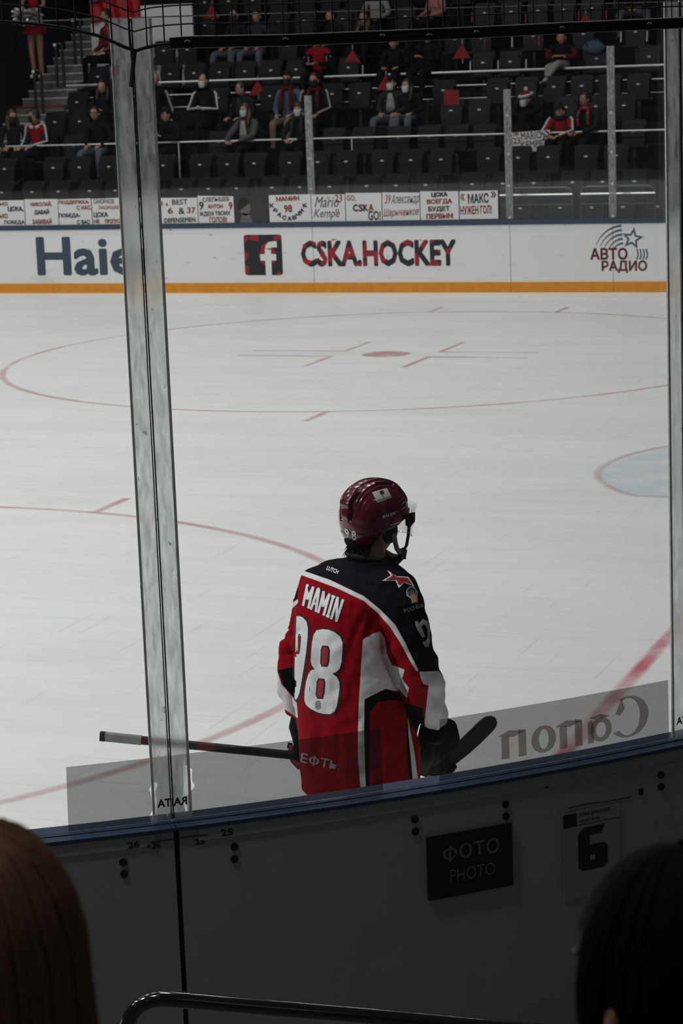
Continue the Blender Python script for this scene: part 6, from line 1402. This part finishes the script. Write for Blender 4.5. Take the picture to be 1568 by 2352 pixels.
# ================================================================ FOREGROUND
def near_head(label, uc, vc, r_px, dist, hair_mat, kind):
    c = Vector(atL(uc, vc, dist)); s = r_px*dist/FPX/0.098
    return c, s
def back_person(label, c, s, hairm, topm, face_yaw, style):
    t = thing('person', label, 'person', (c.x, c.y, c.z-1.25*s))
    F_ = Vector(FH); R_v = Vector(RH)
    # body facing the ice: shoulders, torso and neck as one skin, head joined
    fy = Matrix.Rotation(math.atan2(-FH[0], FH[1]), 3, 'Z')       # local +y -> FH
    def tp(x, y, z): q = fy @ Vector((x, y, 0)); return (q.x, q.y, z*s)
    J = {'pelvis': (tp(0, 0, .50), (.17, .13)), 'waist': (tp(0, 0, .68), (.16, .12)), 'chest': (tp(0, 0, .88), (.18, .125)), 'collar': (tp(0, 0, 1.02), (.11, .09)), 'neck': (tp(0, .01, 1.10), .055), 'skull': (tp(0, .02, 1.18), .05)}
    E_ = [('pelvis', 'waist'), ('waist', 'chest'), ('chest', 'collar'), ('collar', 'neck'), ('neck', 'skull')]
    for q, n_ in ((1, 'r'), (-1, 'l')):
        J.update({'sh'+n_: (tp(q*.18, 0, .98), .075), 'el'+n_: (tp(q*.25, .08, .74), .058), 'wr'+n_: (tp(q*.13, .30, .66), .04), 'hip'+n_: (tp(q*.09, .03, .48), .10), 'kn'+n_: (tp(q*.12, .46, .50), .07), 'an'+n_: (tp(q*.12, .46, .10), .045), 'to'+n_: (tp(q*.13, .60, .05), .042)})
        E_ += [('collar', 'sh'+n_), ('sh'+n_, 'el'+n_), ('el'+n_, 'wr'+n_), ('pelvis', 'hip'+n_), ('hip'+n_, 'kn'+n_), ('kn'+n_, 'an'+n_), ('an'+n_, 'to'+n_)]
    sk = skin_mesh(J, E_, 2); P = np.array([v.co for v in sk.vertices]); Fc = [tuple(p.vertices) for p in sk.polygons]; off = np.array(t.location)
    C = np.array([P[list(f)].mean(0) for f in Fc]); mb = MB(); mb.v = [tuple(p+off) for p in P]; mb.f = Fc; mb.mi = [1 if q[2] < 1.07*s else 0 for q in C]
    HM = Matrix.Translation(c) @ Matrix.Rotation(face_yaw, 4, 'Z'); head_ball(mb, HM, s, 28, 20)
    for q in (-1, 1):
        mb.ball(HM @ Vector((q*.080*s, .005, -.01)), (.014*s, .022*s, .034*s), 10, 8); mb.cur = 2; mb.ball(HM @ Vector((q*.030, -.088*s, .018)), (.012, .008, .007), 6, 4); mb.cur = 0
        W = np.array(J['wr'+('r' if q == 1 else 'l')][0])+off; hand(mb, W, fy @ Vector((-q*.3, 1, -.1)), q, 1.0, .5)
    mb.build('body', [SKIN['b'], topm, EYE], t, smooth=True)
    return t, HM
def strand_hair(t, HM, s, hairm, drop, r_, seed, n=260, bun=False):
    rr = random.Random(seed); mb = MB(); mb2 = MB()
    def fn(d, q): 
        q = Vector((q.x, q.y+.006, q.z)); 
        if d.y > 0 and d.z < 0: q.z *= 1.25
        return q
    mb2.ball((0, 0, 0), (.088*r_*s, .106*r_*s, .130*r_*s), 32, 22, None, fn)
    mb2.v = [tuple(HM @ Vector(p)) for p in mb2.v]
    keep = [i for i, f in enumerate(mb2.f) if not ((lambda q: q.y < -.045*s and q.z < .055*s)(HM.inverted() @ (sum((Vector(mb2.v[k]) for k in f), Vector())/len(f))))]
    mb2.f = [mb2.f[i] for i in keep]; mb2.mi = [0]*len(keep); mb2.build('hair', hairm, t, smooth=True)
    for i in range(n):
        a = rr.uniform(-PI*.15, PI*1.15); e0 = rr.uniform(.9, 1.5)
        pts = []
        for k in range(8):
            e = e0-(e0+.35)*k/7 if not drop else e0-(e0+.1)*min(1, k/4)
            z_ = .130*r_*s*math.sin(e); rad = math.cos(e)
            p = Vector((.0895*r_*s*rad*math.cos(a), .108*r_*s*rad*math.sin(a)+.006, z_*1.01))
            if drop and k > 4: p.z -= (k-4)*drop/3*s; p += Vector((math.cos(a), math.sin(a), 0))*.004*(k-4)
            pts.append(HM @ (p*1.006))
        mb.tube(pts, [.0022*s]*7+[.0006], 4, caps=False)
    o = mb.build('hair_strands', hairm, t, smooth=True); o['kind'] = 'stuff'
HL_B = mat('warm_brown_hair', (0.24, 0.12, 0.065), 0.40, var=.5, scale=60, stretch=(30, 30, 2)); HR_B = mat('near_black_hair', (0.003, 0.0027, 0.0025), .75, var=.3, scale=60, spec=.1)
JK = cloth('charcoal_jacket', (0.012, 0.012, 0.013))
cL = Vector(atL(-38, 2222, 2.15)); t, HM = back_person('spectator from behind cut by the lower left corner', cL, 1.06, HL_B, JK, math.atan2(-FH[0], FH[1])+PI+.1, 0)
strand_hair(t, HM, 1.06, HL_B, .16, 1.07, 11)
cR = Vector(atL(1548, 2262, 2.1)); t, HM = back_person('spectator from behind cut by the lower right corner', cR, 1.0, HR_B, JK, math.atan2(-FH[0], FH[1])+PI+.70, 0)
strand_hair(t, HM, 1.0, HR_B, 0, 1.06, 12)
# black tube railing in front of the first near row
RLm = mat('black_gloss_tube', (0.008, 0.008, 0.009), 0.12, .0, var=.1, coat=.8)
dr = 5.6; pts = [(283, 2480, 0), (286, 2400, 0), (292, 2355, 0), (303, 2328, 0), (322, 2308, 0), (345, 2298, 0), (372, 2294, 0), (410, 2296, 0), (600, 2313, .0), (850, 2334, .0), (1090, 2357, .0), (1500, 2392, .0)]
W_ = [Vector(atL(u, v, dr+d)) for u, v, d in pts]; foot = W_[0].copy(); foot.z = 0.0
end = W_[-1].copy()
rl = thing('tube_railing', 'glossy black bent tube railing at the bottom edge', 'railing', (foot.x, foot.y, 0))
mb = MB(); mb.tube([foot]+W_+[end+Vector(RH)*.04+Vector((0, 0, -.05)), Vector((end.x, end.y, 0))+Vector(RH)*.05], .021, 16); mb.build('bent_tube', RLm, rl, smooth=True)
for p_, n_ in ((foot, 0), (Vector((end.x, end.y, 0))+Vector(RH)*.05, 1)):
    mb = MB(); mb.tube([p_, p_+Vector((0, 0, .012))], .05, 16); mb.build('foot_plate', RLm, rl)
